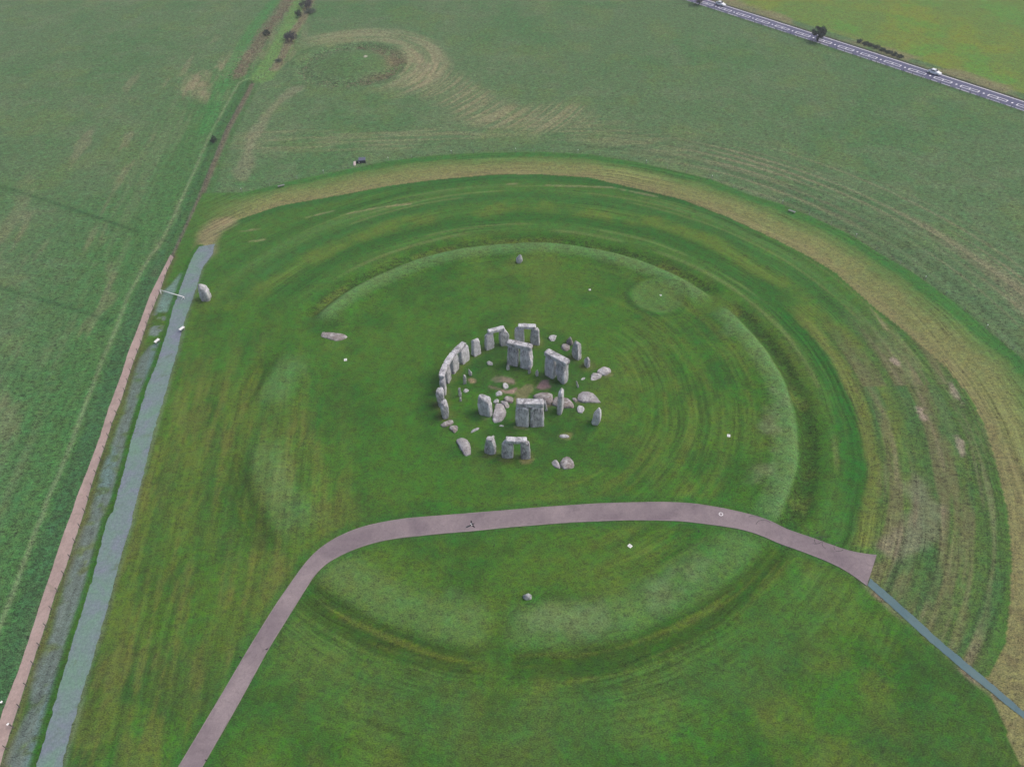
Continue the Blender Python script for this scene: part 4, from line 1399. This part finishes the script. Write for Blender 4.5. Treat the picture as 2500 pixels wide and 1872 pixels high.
for i, (P, h_, lb, mt, ct) in enumerate(LY):
    lying(P, h_, lb, 'boulder' if ct == 'boulder' else 'fallen_stone', Zp, mt, 40 + i, .11, ct)
hf = lambda px, py, z=0: G(370 + px / 9.2, 680 + py / 9.2, z)
a, b_ = np.array(hf(1112, 500)), np.array(hf(1340, 510))
upright('heel_stone', ((a + b_) / 2) + (0, .75), math.atan2(*(b_ - a)[::-1]), float(np.hypot(*(b_ - a))), 1.9, 4.5, 'tall rough lone boulder standing beside the green lane', mat='sarsen', prof=[(0, -.46, .34, .9), (.25, -.5, .46, 1), (.6, -.42, .5, .95), (.85, -.3, .3, .75), (1, -.22, .08, .45)], amp=.16, lean=(.0, -.06), seed=3, e=.55)
sf = lambda px, py, z=0: G(770 + px / 13.8, 780 + py / 13.8, z)
lying([(165, 440), (200, 405), (260, 430), (360, 430), (500, 430), (700, 470), (850, 470), (1000, 510), (1082, 545), (1060, 620), (960, 690), (840, 690), (720, 715), (600, 680), (470, 650), (340, 610), (200, 570), (165, 520)], .3, 'long pitted grey slab lying flat in the turf near the white square marker', 'fallen_stone', sf, 'brownstone', 77, .2)
f91 = lambda px, py, z=0: G(1240 + px / 27.6, 600 + py / 27.6, z)
b0 = f91(770, 1230)
upright('standing_stone', (b0[0] + .05, b0[1] + .45), 0, 1.55, 1.0, 2.3, 'small pale pointed stone standing alone just inside the bank', mat='bluestone', prof=[(0, -.32, .26, .8), (.25, -.5, .46, 1), (.6, -.44, .44, .9), (1, -.12, .26, .45)], dome=.15, e=.6, seed=12)
b0 = G(1288, 1464)
upright('standing_stone', (b0[0], b0[1] + .4), 0.1, 1.35, 1.1, 1.0, 'short squat stone standing between the footpath and the outer bank', mat='bluestone', prof=[(0, -.44, .44, 1), (.4, -.5, .5, 1), (1, -.38, .4, .8)], dome=.1, e=.55, seed=13)

# ------------------------------------------------------------------ white square markers set in the turf
for (px, py, wd, rt, lb) in ((1779, 1063.5, .62, -.25, 'white square marker in the mown turf outside the pointed isolated upright'),
                             (1538, 1332.5, .66, .75, 'white diamond-turned square marker between the footpath and the outer bank'),
                             (843.5, 878.5, .68, .18, 'white square marker beside the long flat slab'),
                             (1440, 707.5, .5, .1, 'small white square marker between the bank and the ring barrow'),
                             (1613, 721.5, .42, .2, 'small white square marker inside the ring barrow')):
    c0 = G(px, py)
    e0 = empty('ground_marker', (c0[0], c0[1], hz(*c0)), rt)
    tag(e0, lb, 'marker', 'white markers set in the turf')
    bm = bmesh.new()
    bm_box(bm, (0, 0, .0), (wd * .88, wd, .12), bev=.012)
    link_mesh('slab', mesh_of(bm, 'slab'), M['concrete_white'], e0)
    bm = bmesh.new()
    bmesh.ops.create_cone(bm, segments=14, radius1=.075, radius2=.075, depth=.02, cap_ends=True, matrix=Matrix.Translation((0, 0, .066)))
    link_mesh('centre_stud', mesh_of(bm, 'centre_stud'), M['darkmetal'], e0)

# ------------------------------------------------------------------ white information panels beside the green lane
for (px, py, rt, lb) in ((446.5, 808, 1.02, 'white sloping information panel on the heel stone side of the lane'), (386, 838, 1.12, 'white sloping information panel on the fence side of the lane')):
    c0 = G(px, py)
    e0 = empty('information_panel', (c0[0], c0[1], hz(*c0)), rt)
    tag(e0, lb, 'panel', 'panels beside the green lane')
    bm = bmesh.new()
    bm_box(bm, (0, 0, .78), (1.25, .55, .06), Matrix.Rotation(R(14), 4, 'X'), bev=.012)
    link_mesh('panel_top', mesh_of(bm, 'panel_top'), M['concrete_white'], e0)
    for sx in (-.42, .42):
        bm = bmesh.new()
        bm_box(bm, (sx, 0, .3), (.1, .3, .86), bev=.01)
        link_mesh('leg', mesh_of(bm, 'leg'), M['greytimber'], e0)

# ------------------------------------------------------------------ white swing barrier over the lane
g0, g1 = np.array(G(393, 713)), np.array(G(450.5, 730))
d = g1 - g0
Lb = float(np.hypot(*d))
e0 = empty('barrier', ((g0[0] + g1[0]) / 2, (g0[1] + g1[1]) / 2, 0), math.atan2(d[1], d[0]))
tag(e0, 'white pole barrier with splayed feet standing across the green lane', 'barrier')
bm = bmesh.new()
bm_tube(bm, [(-Lb / 2, 0, .62), (Lb / 2, 0, .62)], .085, 8)
link_mesh('rail', mesh_of(bm, 'rail', True), M['whitepaint'], e0)
for sg in (-1, 1):
    ft = bpy.data.objects
    for sy in (-1, 1):
        bm = bmesh.new()
        bm_tube(bm, [(sg * (Lb / 2 - .03), 0, .6), (sg * (Lb / 2 - .55), sy * .55, -.08)], .06, 7)
        link_mesh('foot', mesh_of(bm, 'foot', True), M['whitepaint'], e0)
    bm = bmesh.new()
    bm_tube(bm, [(sg * (Lb / 2 - .02), 0, .66), (sg * (Lb / 2 - .02), 0, -.1)], .07, 7)
    link_mesh('post', mesh_of(bm, 'post', True), M['whitepaint'], e0)


# ------------------------------------------------------------------ post and wire fences
def post_mesh(hh, rad, seed):
    bm = bmesh.new()
    rr = random.Random(seed)
    bm_tube(bm, [(0, 0, -.25), (rr.uniform(-.02, .02), 0, hh * .5), (rr.uniform(-.03, .03), rr.uniform(-.03, .03), hh)], [rad, rad * .95, rad * .85], 7)
    return mesh_of(bm, 'post')


def fence(L, spacing, hh, rad, label, mat, wires=(0.45, .85), wr=.008, jitter=.2, skip=0.0, seed=0, tops=None):
    L = np.asarray(L)
    s = np.concatenate([[0], np.cumsum(np.hypot(*(L[1:] - L[:-1]).T))])
    rr = random.Random(seed)
    mesh = [post_mesh(hh, rad, seed + k) for k in range(3)]
    for q in mesh:
        q.materials.append(mat)
    c0 = L[len(L) // 2]
    e0 = empty('wire_fence', (c0[0], c0[1], 0))
    tag(e0, label, 'fence')
    pts = []
    u = 0
    while u < s[-1]:
        px, py = float(np.interp(u, s, L[:, 0])), float(np.interp(u, s, L[:, 1]))
        pts.append((px, py, hz(px, py)))
        u += spacing + rr.uniform(-jitter, jitter)
    for i, p in enumerate(pts):
        o = link_mesh('post', mesh[i % 3], None, e0, (p[0] - c0[0], p[1] - c0[1], p[2]), rr.uniform(0, 6))
        o.rotation_euler = (rr.uniform(-.06, .06), rr.uniform(-.06, .06), rr.uniform(0, 6))
        if tops and i % tops == 0:
            bm = bmesh.new()
            bmesh.ops.create_cone(bm, segments=8, radius1=rad * 1.6, radius2=rad * 1.5, depth=.16, cap_ends=True, matrix=Matrix.Translation((0, 0, hh)))
            link_mesh('post_cap', mesh_of(bm, 'post_cap'), M['whitepaint'], o)
    for wz in wires:
        bm = bmesh.new()
        bm_tube(bm, [(p[0] - c0[0], p[1] - c0[1], p[2] + wz * hh) for p in pts], wr, 4)
        link_mesh('wire', mesh_of(bm, 'wire'), M['wire'], e0)
    return e0


fl = np.vstack([PINK_R[:-1]])
fn = np.array([math.cos(0), 0])
fence(fl + (0.25, 0.05), 2.9, 1.15, .06, 'post and wire fence along the pink gravel track', M['timber'], seed=3)
fence(LANE[:-1], 3.4, 1.15, .055, 'post and wire fence continuing the track past the tan grass', M['timber'], seed=13)
fence(RING_OUT[1:] + (0.0, 0.3), 6.5, 1.0, .05, 'sparse white-capped post fence round the mown ring', M['greytimber'], wires=(.9,), wr=.006, jitter=1.2, seed=23, tops=3)
fence(GL([(616, 205), (640, 190), (662, 172), (690, 130), (704, 95)]), 3.6, 1.2, .06, 'post and wire fence below the lane bushes beside the barrow', M['timber'], seed=33)
sr = np.linspace(road_s(1670, 0) - 5, road_s(2497, 268) + 10, 60)
fr_ = np.stack([np.interp(sr, RS, RM[:, 0] + rn[:, 0] * -(ROAD_W / 2 + 1.3)), np.interp(sr, RS, RM[:, 1] + rn[:, 1] * -(ROAD_W / 2 + 1.3))], 1)
fence(fr_, 3.2, 1.2, .06, 'post and wire fence on the monument side of the main road', M['timber'], seed=43)

# ------------------------------------------------------------------ benches by the ring
for (pa, pb, lb) in (((679, 458.5), (695.5, 454.5), 'low backless timber bench on the ring margin near the gravel track fence'), ((1924, 516), (1941, 522), 'low backless timber bench on the ring margin on the main road side')):
    a, b_ = np.array(G(*pa)), np.array(G(*pb))
    d = b_ - a
    e0 = empty('bench', ((a[0] + b_[0]) / 2, (a[1] + b_[1]) / 2, 0), math.atan2(d[1], d[0]))
    tag(e0, lb, 'bench', 'benches on the ring margin')
    Lb = max(1.8, float(np.hypot(*d)))
    for k in range(3):
        bm = bmesh.new()
        bm_box(bm, (0, -.2 + .2 * k, .46), (Lb, .17, .06), bev=.01)
        link_mesh('seat_plank', mesh_of(bm, 'seat_plank'), M['greytimber'], e0)
    for sx in (-1, 1):
        bm = bmesh.new()
        bm_box(bm, (sx * (Lb / 2 - .3), 0, .17), (.14, .5, .52), bev=.01)
        link_mesh('leg', mesh_of(bm, 'leg'), M['timber'], e0)

# ------------------------------------------------------------------ dark utility cabinet with a leaning annexe outside the ring
hf = lambda px, py, z=0: G(840 + px / 27.6, 360 + py / 27.6, z)
c0 = np.array(hf(1220, 1085))
e0 = empty('utility_cabinet', (c0[0], c0[1] + .7, 0), .1)
tag(e0, 'dark boarded utility cabinet with blue-grey lid outside the mown ring', 'cabinet')
bm = bmesh.new()
bm_box(bm, (0, 0, .42), (1.75, 1.3, 1.0), bev=.02)
link_mesh('cabinet_body', mesh_of(bm, 'cabinet_body'), M['darkgreen'], e0)
bm = bmesh.new()
bm_box(bm, (0, 0, .99), (1.95, 1.6, .1), Matrix.Rotation(R(5), 4, 'X'), bev=.02)
lid = link_mesh('lid', mesh_of(bm, 'lid'), M['slate'], e0)
for k in (-.5, 0, .5):
    bm = bmesh.new()
    bm_box(bm, (k, 0, 1.055), (.05, 1.56, .035), Matrix.Rotation(R(5), 4, 'X'))
    link_mesh('lid_batten', mesh_of(bm, 'lid_batten'), M['slate'], lid)
bm = bmesh.new()
bm_box(bm, (-1.22, -.15, .3), (.78, .95, .8), bev=.02, taper=.9)
link_mesh('annexe', mesh_of(bm, 'annexe'), M['darkgreen'], e0)
bm = bmesh.new()
bm_box(bm, (-.9, -.72, .42), (.16, .04, .42), bev=.006)
link_mesh('notice', mesh_of(bm, 'notice'), M['whitepaint'], e0)
c1 = np.array(hf(680, 1120))
lying([(600, 1180), (640, 1000), (690, 870), (760, 880), (790, 1020), (780, 1150), (700, 1220)], .45, 'heap of pale rubble beside the dark utility cabinet', 'rubble_heap', hf, 'rubble', 91, .2, 'rubble')

# small white sign plates on the gravel track
for (px, py, lb) in ((10, 1718, 'white sign plate on a stake at the field side of the gravel track'), (26, 1772, 'white sign plate on the fence side of the gravel track')):
    c0 = G(px, py)
    e0 = empty('sign', (c0[0], c0[1], 0), .9)
    tag(e0, lb, 'sign')
    bm = bmesh.new()
    bm_tube(bm, [(0, 0, -.2), (0, 0, .95)], .03, 7)
    link_mesh('stake', mesh_of(bm, 'stake'), M['timber'], e0)
    bm = bmesh.new()
    bm_box(bm, (0, -.06, .85), (.3, .03, .24), Matrix.Rotation(R(-35), 4, 'X'), bev=.006)
    link_mesh('plate', mesh_of(bm, 'plate'), M['whitepaint'], e0)


# ------------------------------------------------------------------ vehicles on the main road
def wheel(parent, px, py, rad=.34, wd=.22):
    e_ = empty('wheel', (px, py, rad))
    e_.parent = parent
    bm = bmesh.new()
    prof = [(rad * .62, -wd / 2), (rad * .93, -wd / 2), (rad, -wd / 3), (rad, wd / 3), (rad * .93, wd / 2), (rad * .62, wd / 2)]
    n = 20
    rings = [[bm.verts.new((q * math.cos(6.28319 * k / n), o_, q * math.sin(6.28319 * k / n))) for k in range(n)] for q, o_ in prof]
    for i in range(len(prof) - 1):
        for k in range(n):
            bm.faces.new((rings[i][k], rings[i][(k + 1) % n], rings[i + 1][(k + 1) % n], rings[i + 1][k]))
    link_mesh('tyre', mesh_of(bm, 'tyre', True), M['rubber'], e_)
    bm = bmesh.new()
    bmesh.ops.create_cone(bm, segments=20, radius1=rad * .63, radius2=rad * .55, depth=wd * .9, cap_ends=True, matrix=Matrix.Rotation(R(90), 4, 'X'))
    link_mesh('rim', mesh_of(bm, 'rim'), M['rim'], e_)


def loft_x(bm, secs):
    """body shell from cross-sections along x: (x, half width low, half width high, z0, z1)"""
    rings = []
    for xx, wl, wh, z0, z1 in secs:
        zc = z0 + (z1 - z0) * .45
        rings.append([bm.verts.new(q) for q in ((xx, -wl * .9, z0), (xx, -wl, z0 + .12), (xx, -wl, zc), (xx, -wh, z1 - .06), (xx, -wh * .88, z1), (xx, wh * .88, z1), (xx, wh, z1 - .06), (xx, wl, zc), (xx, wl, z0 + .12), (xx, wl * .9, z0))])
    for i in range(len(rings) - 1):
        n = len(rings[0])
        for k in range(n):
            bm.faces.new((rings[i][k], rings[i][(k + 1) % n], rings[i + 1][(k + 1) % n], rings[i + 1][k]))
    bm.faces.new(rings[0])
    bm.faces.new(rings[-1])


def car(px, py, off, label, van=False, paint='carwhite', fwd=1):
    s_ = road_s(px, py)
    cx, cy = float(np.interp(s_, RS, RM[:, 0])), float(np.interp(s_, RS, RM[:, 1]))
    nx, ny = float(np.interp(s_, RS, rn[:, 0])), float(np.interp(s_, RS, rn[:, 1]))
    a = math.atan2(-nx, ny) + (0 if fwd > 0 else math.pi)
    e_ = empty('van' if van else 'car', (cx + nx * off, cy + ny * off, 0.008), a)
    tag(e_, label, 'van' if van else 'car')
    bm = bmesh.new()
    if van:
        secs = [(-2.9, .92, .86, .42, 2.1), (-2.75, .98, .9, .3, 2.3), (0.9, 1.0, .9, .28, 2.35), (1.45, 1.0, .84, .28, 2.2), (2.05, .99, .88, .28, 1.35), (2.75, .95, .82, .3, 1.1), (2.95, .86, .74, .4, .95)]
    else:
        secs = [(-2.1, .74, .62, .4, .85), (-1.95, .84, .7, .28, 1.0), (-1.6, .88, .62, .25, 1.25), (-1.0, .89, .62, .24, 1.45), (.1, .89, .62, .24, 1.47), (.75, .89, .66, .24, 1.2), (1.1, .88, .74, .24, .98), (1.9, .84, .7, .26, .86), (2.12, .72, .6, .36, .74)]
    loft_x(bm, secs)
    es = [e for e in bm.edges]
    link_mesh('body', mesh_of(bm, 'body', False), M[paint], e_)
    if van:
        glass = [((1.79, 0, 1.8), (.04, 1.5, .95), R(-33)), ((1.35, -.945, 1.72), (.75, .02, .45), 0), ((1.35, .945, 1.72), (.75, .02, .45), 0)]
    else:
        glass = [((.55, 0, 1.36), (.75, 1.08, .03), R(22)), ((-1.45, 0, 1.375), (.55, 1.05, .03), R(-24)), ((-.35, -.775, 1.18), (1.6, .03, .3), 0), ((-.35, .775, 1.18), (1.6, .03, .3), 0)]
    for c_, sz, ra in glass:
        bm = bmesh.new()
        bm_box(bm, c_, sz, Matrix.Rotation(ra, 4, 'Y'), bev=.008)
        link_mesh('window', mesh_of(bm, 'window'), M['glass'], e_)
    fx, rx_ = (2.93, -2.9) if van else (2.08, -2.08)
    for sy in (-1, 1):
        bm = bmesh.new()
        bm_box(bm, (fx, sy * .62, .72), (.08, .3, .16), bev=.02)
        link_mesh('headlight', mesh_of(bm, 'headlight'), M['lamp'], e_)
        bm = bmesh.new()
        bm_box(bm, (rx_, sy * .66, .78), (.06, .18, .2), bev=.02)
        link_mesh('tail_light', mesh_of(bm, 'tail_light'), M['redlamp'], e_)
        bm = bmesh.new()
        bm_box(bm, (1.75 if van else .75, sy * (1.08 if van else .98), 1.3 if van else 1.0), (.1, .18, .16), bev=.02)
        link_mesh('mirror', mesh_of(bm, 'mirror'), M[paint], e_)
        for wx in ((-1.9, 1.95) if van else (-1.3, 1.3)):
            wheel(e_, wx, sy * (.88 if van else .8), .35 if van else .32)
    return e_


car(2287, 178, ROAD_W * .27, 'white car on the far lane of the main road beyond the short hedge')
car(1764, 12, ROAD_W * .27, 'white car passing the dark tree at the field corner on the main road')


# ------------------------------------------------------------------ trees, bushes and rough hedge
def leaf_mat(name, c):
    m, t, b = newmat(name)
    v = objco(t)
    n = noise_node(t, 1.3, 3, 0.6, v)
    r_ = ramp(t, n.outputs['Fac'], [(.3, [q * .55 for q in c]), (.7, [q * 1.5 for q in c])])
    t.links.new(r_.outputs['Color'], b.inputs['Base Color'])
    b.inputs['Roughness'].default_value = .8
    return m


M['leafdark'] = leaf_mat('dark_foliage', (.030, .048, .034))
M['twig'] = leaf_mat('bare_twigs', (.045, .047, .055))
M['leafgreen'] = leaf_mat('grey_green_foliage', (.06, .085, .06))
M['bark'] = flat('bark', (.05, .045, .04), .95, .3, 9)


def tree(name, loc, hgt, rad, nleaf, leaf, label, cat, mat, seed, trunk_h=None, squash=1.0, group=None):
    rr = random.Random(seed)
    e_ = empty(name, (loc[0], loc[1], hz(*loc)))
    tag(e_, label, cat, group)
    th_ = trunk_h if trunk_h is not None else hgt * .28
    bm = bmesh.new()
    top = Vector((rr.uniform(-.2, .2), rr.uniform(-.2, .2), hgt * .75))
    r0 = max(.05, hgt * .028)
    bm_tube(bm, [(0, 0, -.3), (top.x * .3, top.y * .3, th_), top], [r0 * 1.3, r0, r0 * .3], 7)
    tips = []
    for k in range(11):
        a = rr.uniform(0, 6.283)
        z0 = th_ * rr.uniform(.6, 1.1) + hgt * .35 * rr.random()
        q = rad * rr.uniform(.55, .95)
        tip = Vector((q * math.cos(a) * squash, q * math.sin(a) * squash, min(hgt * .95, z0 + hgt * rr.uniform(.15, .45))))
        st = Vector((top.x * z0 / hgt, top.y * z0 / hgt, z0))
        bm_tube(bm, [st, (st + tip) / 2 + Vector((0, 0, .12 * hgt * rr.random())), tip], [r0 * .5, r0 * .3, r0 * .1], 5)
        tips.append(tip)
    link_mesh('trunk', mesh_of(bm, 'trunk', True), M['bark'], e_)
    # clumps of leaves through the crown
    cl = []
    for k in range(34):
        a, u = rr.uniform(0, 6.283), rr.random() ** .45
        zz = rr.uniform(-1, 1)
        q = math.sqrt(max(0, 1 - zz * zz)) * u
        cl.append((Vector((q * math.cos(a) * rad, q * math.sin(a) * rad, th_ * .8 + (hgt - th_ * .8) * (zz * u * .5 + .5))), rr.uniform(.16, .36) * rad))
    cl += [(t_, rad * .28) for t_ in tips]
    vs, fs = [], []
    for k in range(nleaf):
        c_, rc = cl[rr.randrange(len(cl))]
        d_ = Vector((rr.gauss(0, 1), rr.gauss(0, 1), rr.gauss(0, .8)))
        d_.normalize()
        p = c_ + d_ * rc * rr.random() ** .5
        if p.z < .08:
            p.z = .08 + .1 * rr.random()
        u_ = Vector((rr.gauss(0, 1), rr.gauss(0, 1), rr.gauss(0, .6))).normalized()
        w_ = u_.orthogonal().normalized()
        l_ = leaf * rr.uniform(.6, 1.4)
        i0_ = len(vs)
        vs += [p - u_ * l_, p + w_ * l_ * .45, p + u_ * l_, p - w_ * l_ * .45]
        fs.append((i0_, i0_ + 1, i0_ + 2, i0_ + 3))
    me = bpy.data.meshes.new('crown')
    me.from_pydata([tuple(q) for q in vs], [], fs)
    link_mesh('crown', me, M[mat], e_)
    return e_


tree('hawthorn_tree', G(1996, 103), 5.2, 2.5, 4200, .19, 'dark rounded tree standing against the near edge of the main road', 'tree', 'leafdark', 1, 1.2)
tree('hawthorn_tree', G(1706, 12), 5.0, 2.3, 3600, .19, 'dark tree at the near edge of the main road where the white car passes', 'tree', 'leafdark', 2, .9)
tree('thorn_bush', G(713, 102), 3.4, 2.4, 2600, .13, 'bare dark thorn bush at the end of the fence beside the lane', 'bush', 'twig', 3, .5)
tree('thorn_bush', G(701, 98), 2.2, 1.3, 900, .12, 'lower bare thorn bush joining the fence end beside the lane', 'bush', 'twig', 8, .3)
tree('round_bush', G(730, 43), 2.7, 1.7, 1700, .13, 'round dark green bush on the barrow side of the lane', 'bush', 'leafdark', 4, .3)
tree('round_bush', G(652, 87), 2.0, 1.4, 1300, .12, 'round dark green bush on the scrubby verge across the lane', 'bush', 'leafdark', 5, .2)
tree('thorn_bush', G(748, 20), 3.4, 2.8, 2400, .14, 'wide bare purple-grey thorn bush at the far end of the lane', 'bush', 'twig', 6, .4)
tree('low_bush', G(755, 33), 1.4, 2.6, 1800, .13, 'low spreading grey-green bush below the far thorn bush', 'bush', 'leafgreen', 7, .2)
tree('round_bush', G(524, 350), 2.3, 1.0, 1300, .11, 'small dark bush beside the track fence in the left field margin', 'bush', 'leafdark', 9, .2)
tree('low_bush', G(682, 152), 1.0, 1.3, 800, .11, 'low scrubby bush on the fence under the lane bushes', 'bush', 'leafgreen', 10, .1)
rr_ = random.Random(77)
hedge = [(2098, 104), (2112, 109), (2126, 113), (2140, 118), (2154, 124), (2168, 130), (2182, 135), (2196, 141)]
hl = ['low dark bush at the tree end of the short hedge', 'second low bush from the tree end of the short hedge', 'third low bush from the tree end of the short hedge', 'fourth low bush from the tree end of the short hedge', 'fourth low bush from the car end of the short hedge', 'third low bush from the car end of the short hedge', 'second low bush from the car end of the short hedge', 'low dark bush at the car end of the short hedge']
for k, (px, py) in enumerate(hedge):
    tree('hedge_bush', G(px, py), rr_.uniform(.7, 1.1), rr_.uniform(1.0, 1.4), 750, .13, hl[k] + ' beyond the road', 'bush', 'leafdark', 100 + k, .1, group='bushes of the short hedge beyond the road')

# rank grass and scrub along the verges and in the ditch: uncountable tussocks
def tussocks(name, label, spots, hgt, mat, parent=None):
    vs, fs = [], []
    rr = random.Random(len(spots))
    zz = relief(np.array([s_[0] for s_ in spots]), np.array([s_[1] for s_ in spots]))
    for (px, py), pz in zip(spots, zz):
        for k in range(7):
            a = rr.uniform(0, 6.283)
            l_ = hgt * rr.uniform(.6, 1.2)
            wv = .06 * rr.uniform(.7, 1.6)
            ox, oy = rr.uniform(-.14, .14), rr.uniform(-.14, .14)
            lx, ly = math.cos(a) * l_ * .7, math.sin(a) * l_ * .7
            nx, ny = -math.sin(a) * wv, math.cos(a) * wv
            i0_ = len(vs)
            vs += [(px + ox - nx, py + oy - ny, pz - .05), (px + ox + nx, py + oy + ny, pz - .05), (px + ox + lx * 1.1, py + oy + ly * 1.1, pz + l_ * .55), (px + ox + lx * 1.3, py + oy + ly * 1.3, pz + l_ * .4)]
            fs += [(i0_, i0_ + 1, i0_ + 2), (i0_ + 1, i0_ + 3, i0_ + 2)]
    me = bpy.data.meshes.new(name)
    me.from_pydata(vs, [], fs)
    o = link_mesh(name, me, mat)
    return tag(o, label, 'grass', kind='stuff')


M['strawgrass'] = flat('dead_grass', lin((134, 124, 104)), .9, .35, 1.1)
rr_ = random.Random(5)
sp = []
for L_, n_, sg in ((vergeL, 1900, 1.6), (vergeR, 900, 1.0)):
    q_ = resample(L_, 200)
    for k in range(n_):
        c_ = q_[rr_.randrange(200)]
        sp.append((c_[0] + rr_.gauss(0, sg), c_[1] + rr_.gauss(0, sg)))
for k in range(900):
    a, q = R(rr_.uniform(0, 360)), 16.4 + rr_.gauss(0, 1.3)
    if rr_.random() < .3 + .7 * (math.cos(a) > 0):
        sp.append((BARROW[0] + q * math.cos(a), BARROW[1] + q * math.sin(a)))
tussocks('dead_grass', 'dead straw-coloured grass on the lane verges and round the field barrow', sp, .28, M['strawgrass'])


# ------------------------------------------------------------------ birds
def bird_body(bm, L, secs, n=10):
    rings = []
    for xx, wy, wz, zc in secs:
        rings.append([bm.verts.new((xx * L, wy * L * math.cos(6.28319 * k / n), zc * L + wz * L * math.sin(6.28319 * k / n))) for k in range(n)])
    for i in range(len(rings) - 1):
        for k in range(n):
            bm.faces.new((rings[i][k], rings[i][(k + 1) % n], rings[i + 1][(k + 1) % n], rings[i + 1][k]))
    bm.faces.new(rings[0])
    bm.faces.new(rings[-1])


def rook(px, py, rz, label, ll=.46):
    c0 = G(px, py)
    e_ = empty('rook', (c0[0], c0[1], hz(*c0)), rz)
    tag(e_, label, 'bird', 'rooks feeding on the turf')
    bm = bmesh.new()
    bird_body(bm, ll, [(-.62, .05, .015, .33), (-.4, .09, .03, .37), (-.25, .13, .11, .42), (0, .17, .17, .46), (.2, .13, .14, .52), (.3, .08, .09, .6), (.38, .09, .09, .66), (.47, .06, .06, .66), (.52, .025, .025, .645)])
    link_mesh('body', mesh_of(bm, 'body', True), M['black_feather'], e_)
    bm = bmesh.new()
    bm_tube(bm, [(.5 * ll, 0, .645 * ll), (.66 * ll, 0, .6 * ll)], [.028 * ll, .006 * ll], 6)
    link_mesh('beak', mesh_of(bm, 'beak'), M['greytimber'], e_)
    for sy in (-1, 1):
        bm = bmesh.new()
        bm_tube(bm, [(.02 * ll, sy * .07 * ll, .34 * ll), (.0, sy * .07 * ll, -.04 * ll)], .015 * ll, 5)
        link_mesh('leg', mesh_of(bm, 'leg'), M['darkmetal'], e_)


rook(1995, 1301, .6, 'rook on the grass above the scuffed end of the footpath')
rook(1705, 1298, 2.0, 'rook on the grass just below the footpath near the white ring')
rook(1206.5, 1333, 1.0, 'rook on the grass below the middle of the footpath')
rook(505, 1856, -.4, 'rook at the lower edge of the straight run of the footpath')
rook(588, 1605, 2.6, 'rook on the turf between the straight footpath and the green lane')
rook(652.5, 1585, .2, 'rook on the edge of the straight run of the footpath')
rook(2136, 787, 1.4, 'rook on the mown ground near the tan ring')
rook(2384.6, 1140, .9, 'rook on the dry brown ground beside the tan ring')
rook(971.7, 489, 2.2, 'rook on the mown stripes inside the tan ring')
rook(683, 36, .3, 'rook on the green lane among the bushes')

# magpie in the air between the drone and the path, sized from the bird itself
dr = Vector(ray(1151, 1281)).normalized()
pos = Vector((-CX, -CY, CH)) + dr * 44.0
e_ = empty('magpie', pos, R(24))
e_.rotation_euler = (R(-12), R(-6), R(24))
tag(e_, 'black and white magpie with long dark tail flying over the footpath', 'bird')
bm = bmesh.new()
Lm = .27
bird_body(bm, Lm, [(-.5, .05, .05, 0), (-.35, .13, .11, 0), (0, .2, .18, 0), (.25, .17, .16, .01), (.42, .1, .1, .03), (.55, .11, .11, .05), (.66, .08, .08, .05), (.72, .03, .03, .04)], 12)
link_mesh('body', mesh_of(bm, 'body', True), M['black_feather'], e_)
bm = bmesh.new()
bm_tube(bm, [(.7 * Lm, 0, .04 * Lm), (.86 * Lm, 0, .02 * Lm)], [.03 * Lm, .006 * Lm], 6)
link_mesh('beak', mesh_of(bm, 'beak'), M['black_feather'], e_)


def slab(bm, pts, th_):
    a_ = [bm.verts.new((p[0], p[1], p[2] + th_)) for p in pts]
    b2 = [bm.verts.new((p[0], p[1], p[2] - th_)) for p in pts]
    bm.faces.new(a_)
    bm.faces.new(b2[::-1])
    n = len(pts)
    for k in range(n):
        bm.faces.new((a_[k], b2[k], b2[(k + 1) % n], a_[(k + 1) % n]))


bm = bmesh.new()
slab(bm, [(-.09, -.03, 0), (-.16, -.05, 0), (-.30, -.045, 0), (-.36, 0, 0), (-.30, .045, 0), (-.16, .05, 0), (-.09, .03, 0)], .004)
link_mesh('tail', mesh_of(bm, 'tail'), M['tail_feather'], e_)
for sy in (-1, 1):
    bm = bmesh.new()
    dz = .05 if sy > 0 else -.03
    slab(bm, [(.07, sy * .03, .01), (.10, sy * .13, .01 + dz * .5), (.12, sy * .27, .01 + dz), (.085, sy * .29, .01 + dz), (.035, sy * .2, .01 + dz * .7), (0, sy * .1, .01 + dz * .4), (-.03, sy * .035, .01)], .004)
    wg = link_mesh('wing', mesh_of(bm, 'wing'), M['black_feather'], e_)
    bm = bmesh.new()
    slab(bm, [(.035, sy * .04, .03), (.035, sy * .075, .035 + dz * .3), (.0, sy * .075, .035 + dz * .3), (-.05, sy * .05, .03)], .006)
    link_mesh('white_shoulder', mesh_of(bm, 'white_shoulder'), M['white_feather'], wg)

for o in bpy.data.objects:
    if o.type == 'MESH' and o.parent is None and 'kind' not in o and 'label' not in o:
        print('UNTAGGED', o.name)


# ------------------------------------------------------------------ thin damp haze over the whole plain
hm = bpy.data.materials.new('haze')
hm.use_nodes = True
ht_ = hm.node_tree
ht_.nodes.remove(ht_.nodes['Principled BSDF'])
pv = ht_.nodes.new('ShaderNodeVolumePrincipled')
pv.inputs['Color'].default_value = (0.92, 0.95, 1.0, 1)
pv.inputs['Density'].default_value = 0.00026
pv.inputs['Anisotropy'].default_value = 0.0
ht_.links.new(pv.outputs['Volume'], ht_.nodes['Material Output'].inputs['Volume'])
bm = bmesh.new()
bm_box(bm, (0, 1300, 52.5), (6400, 4700, 109))
tag(link_mesh('haze', mesh_of(bm, 'haze'), hm), kind='stuff')
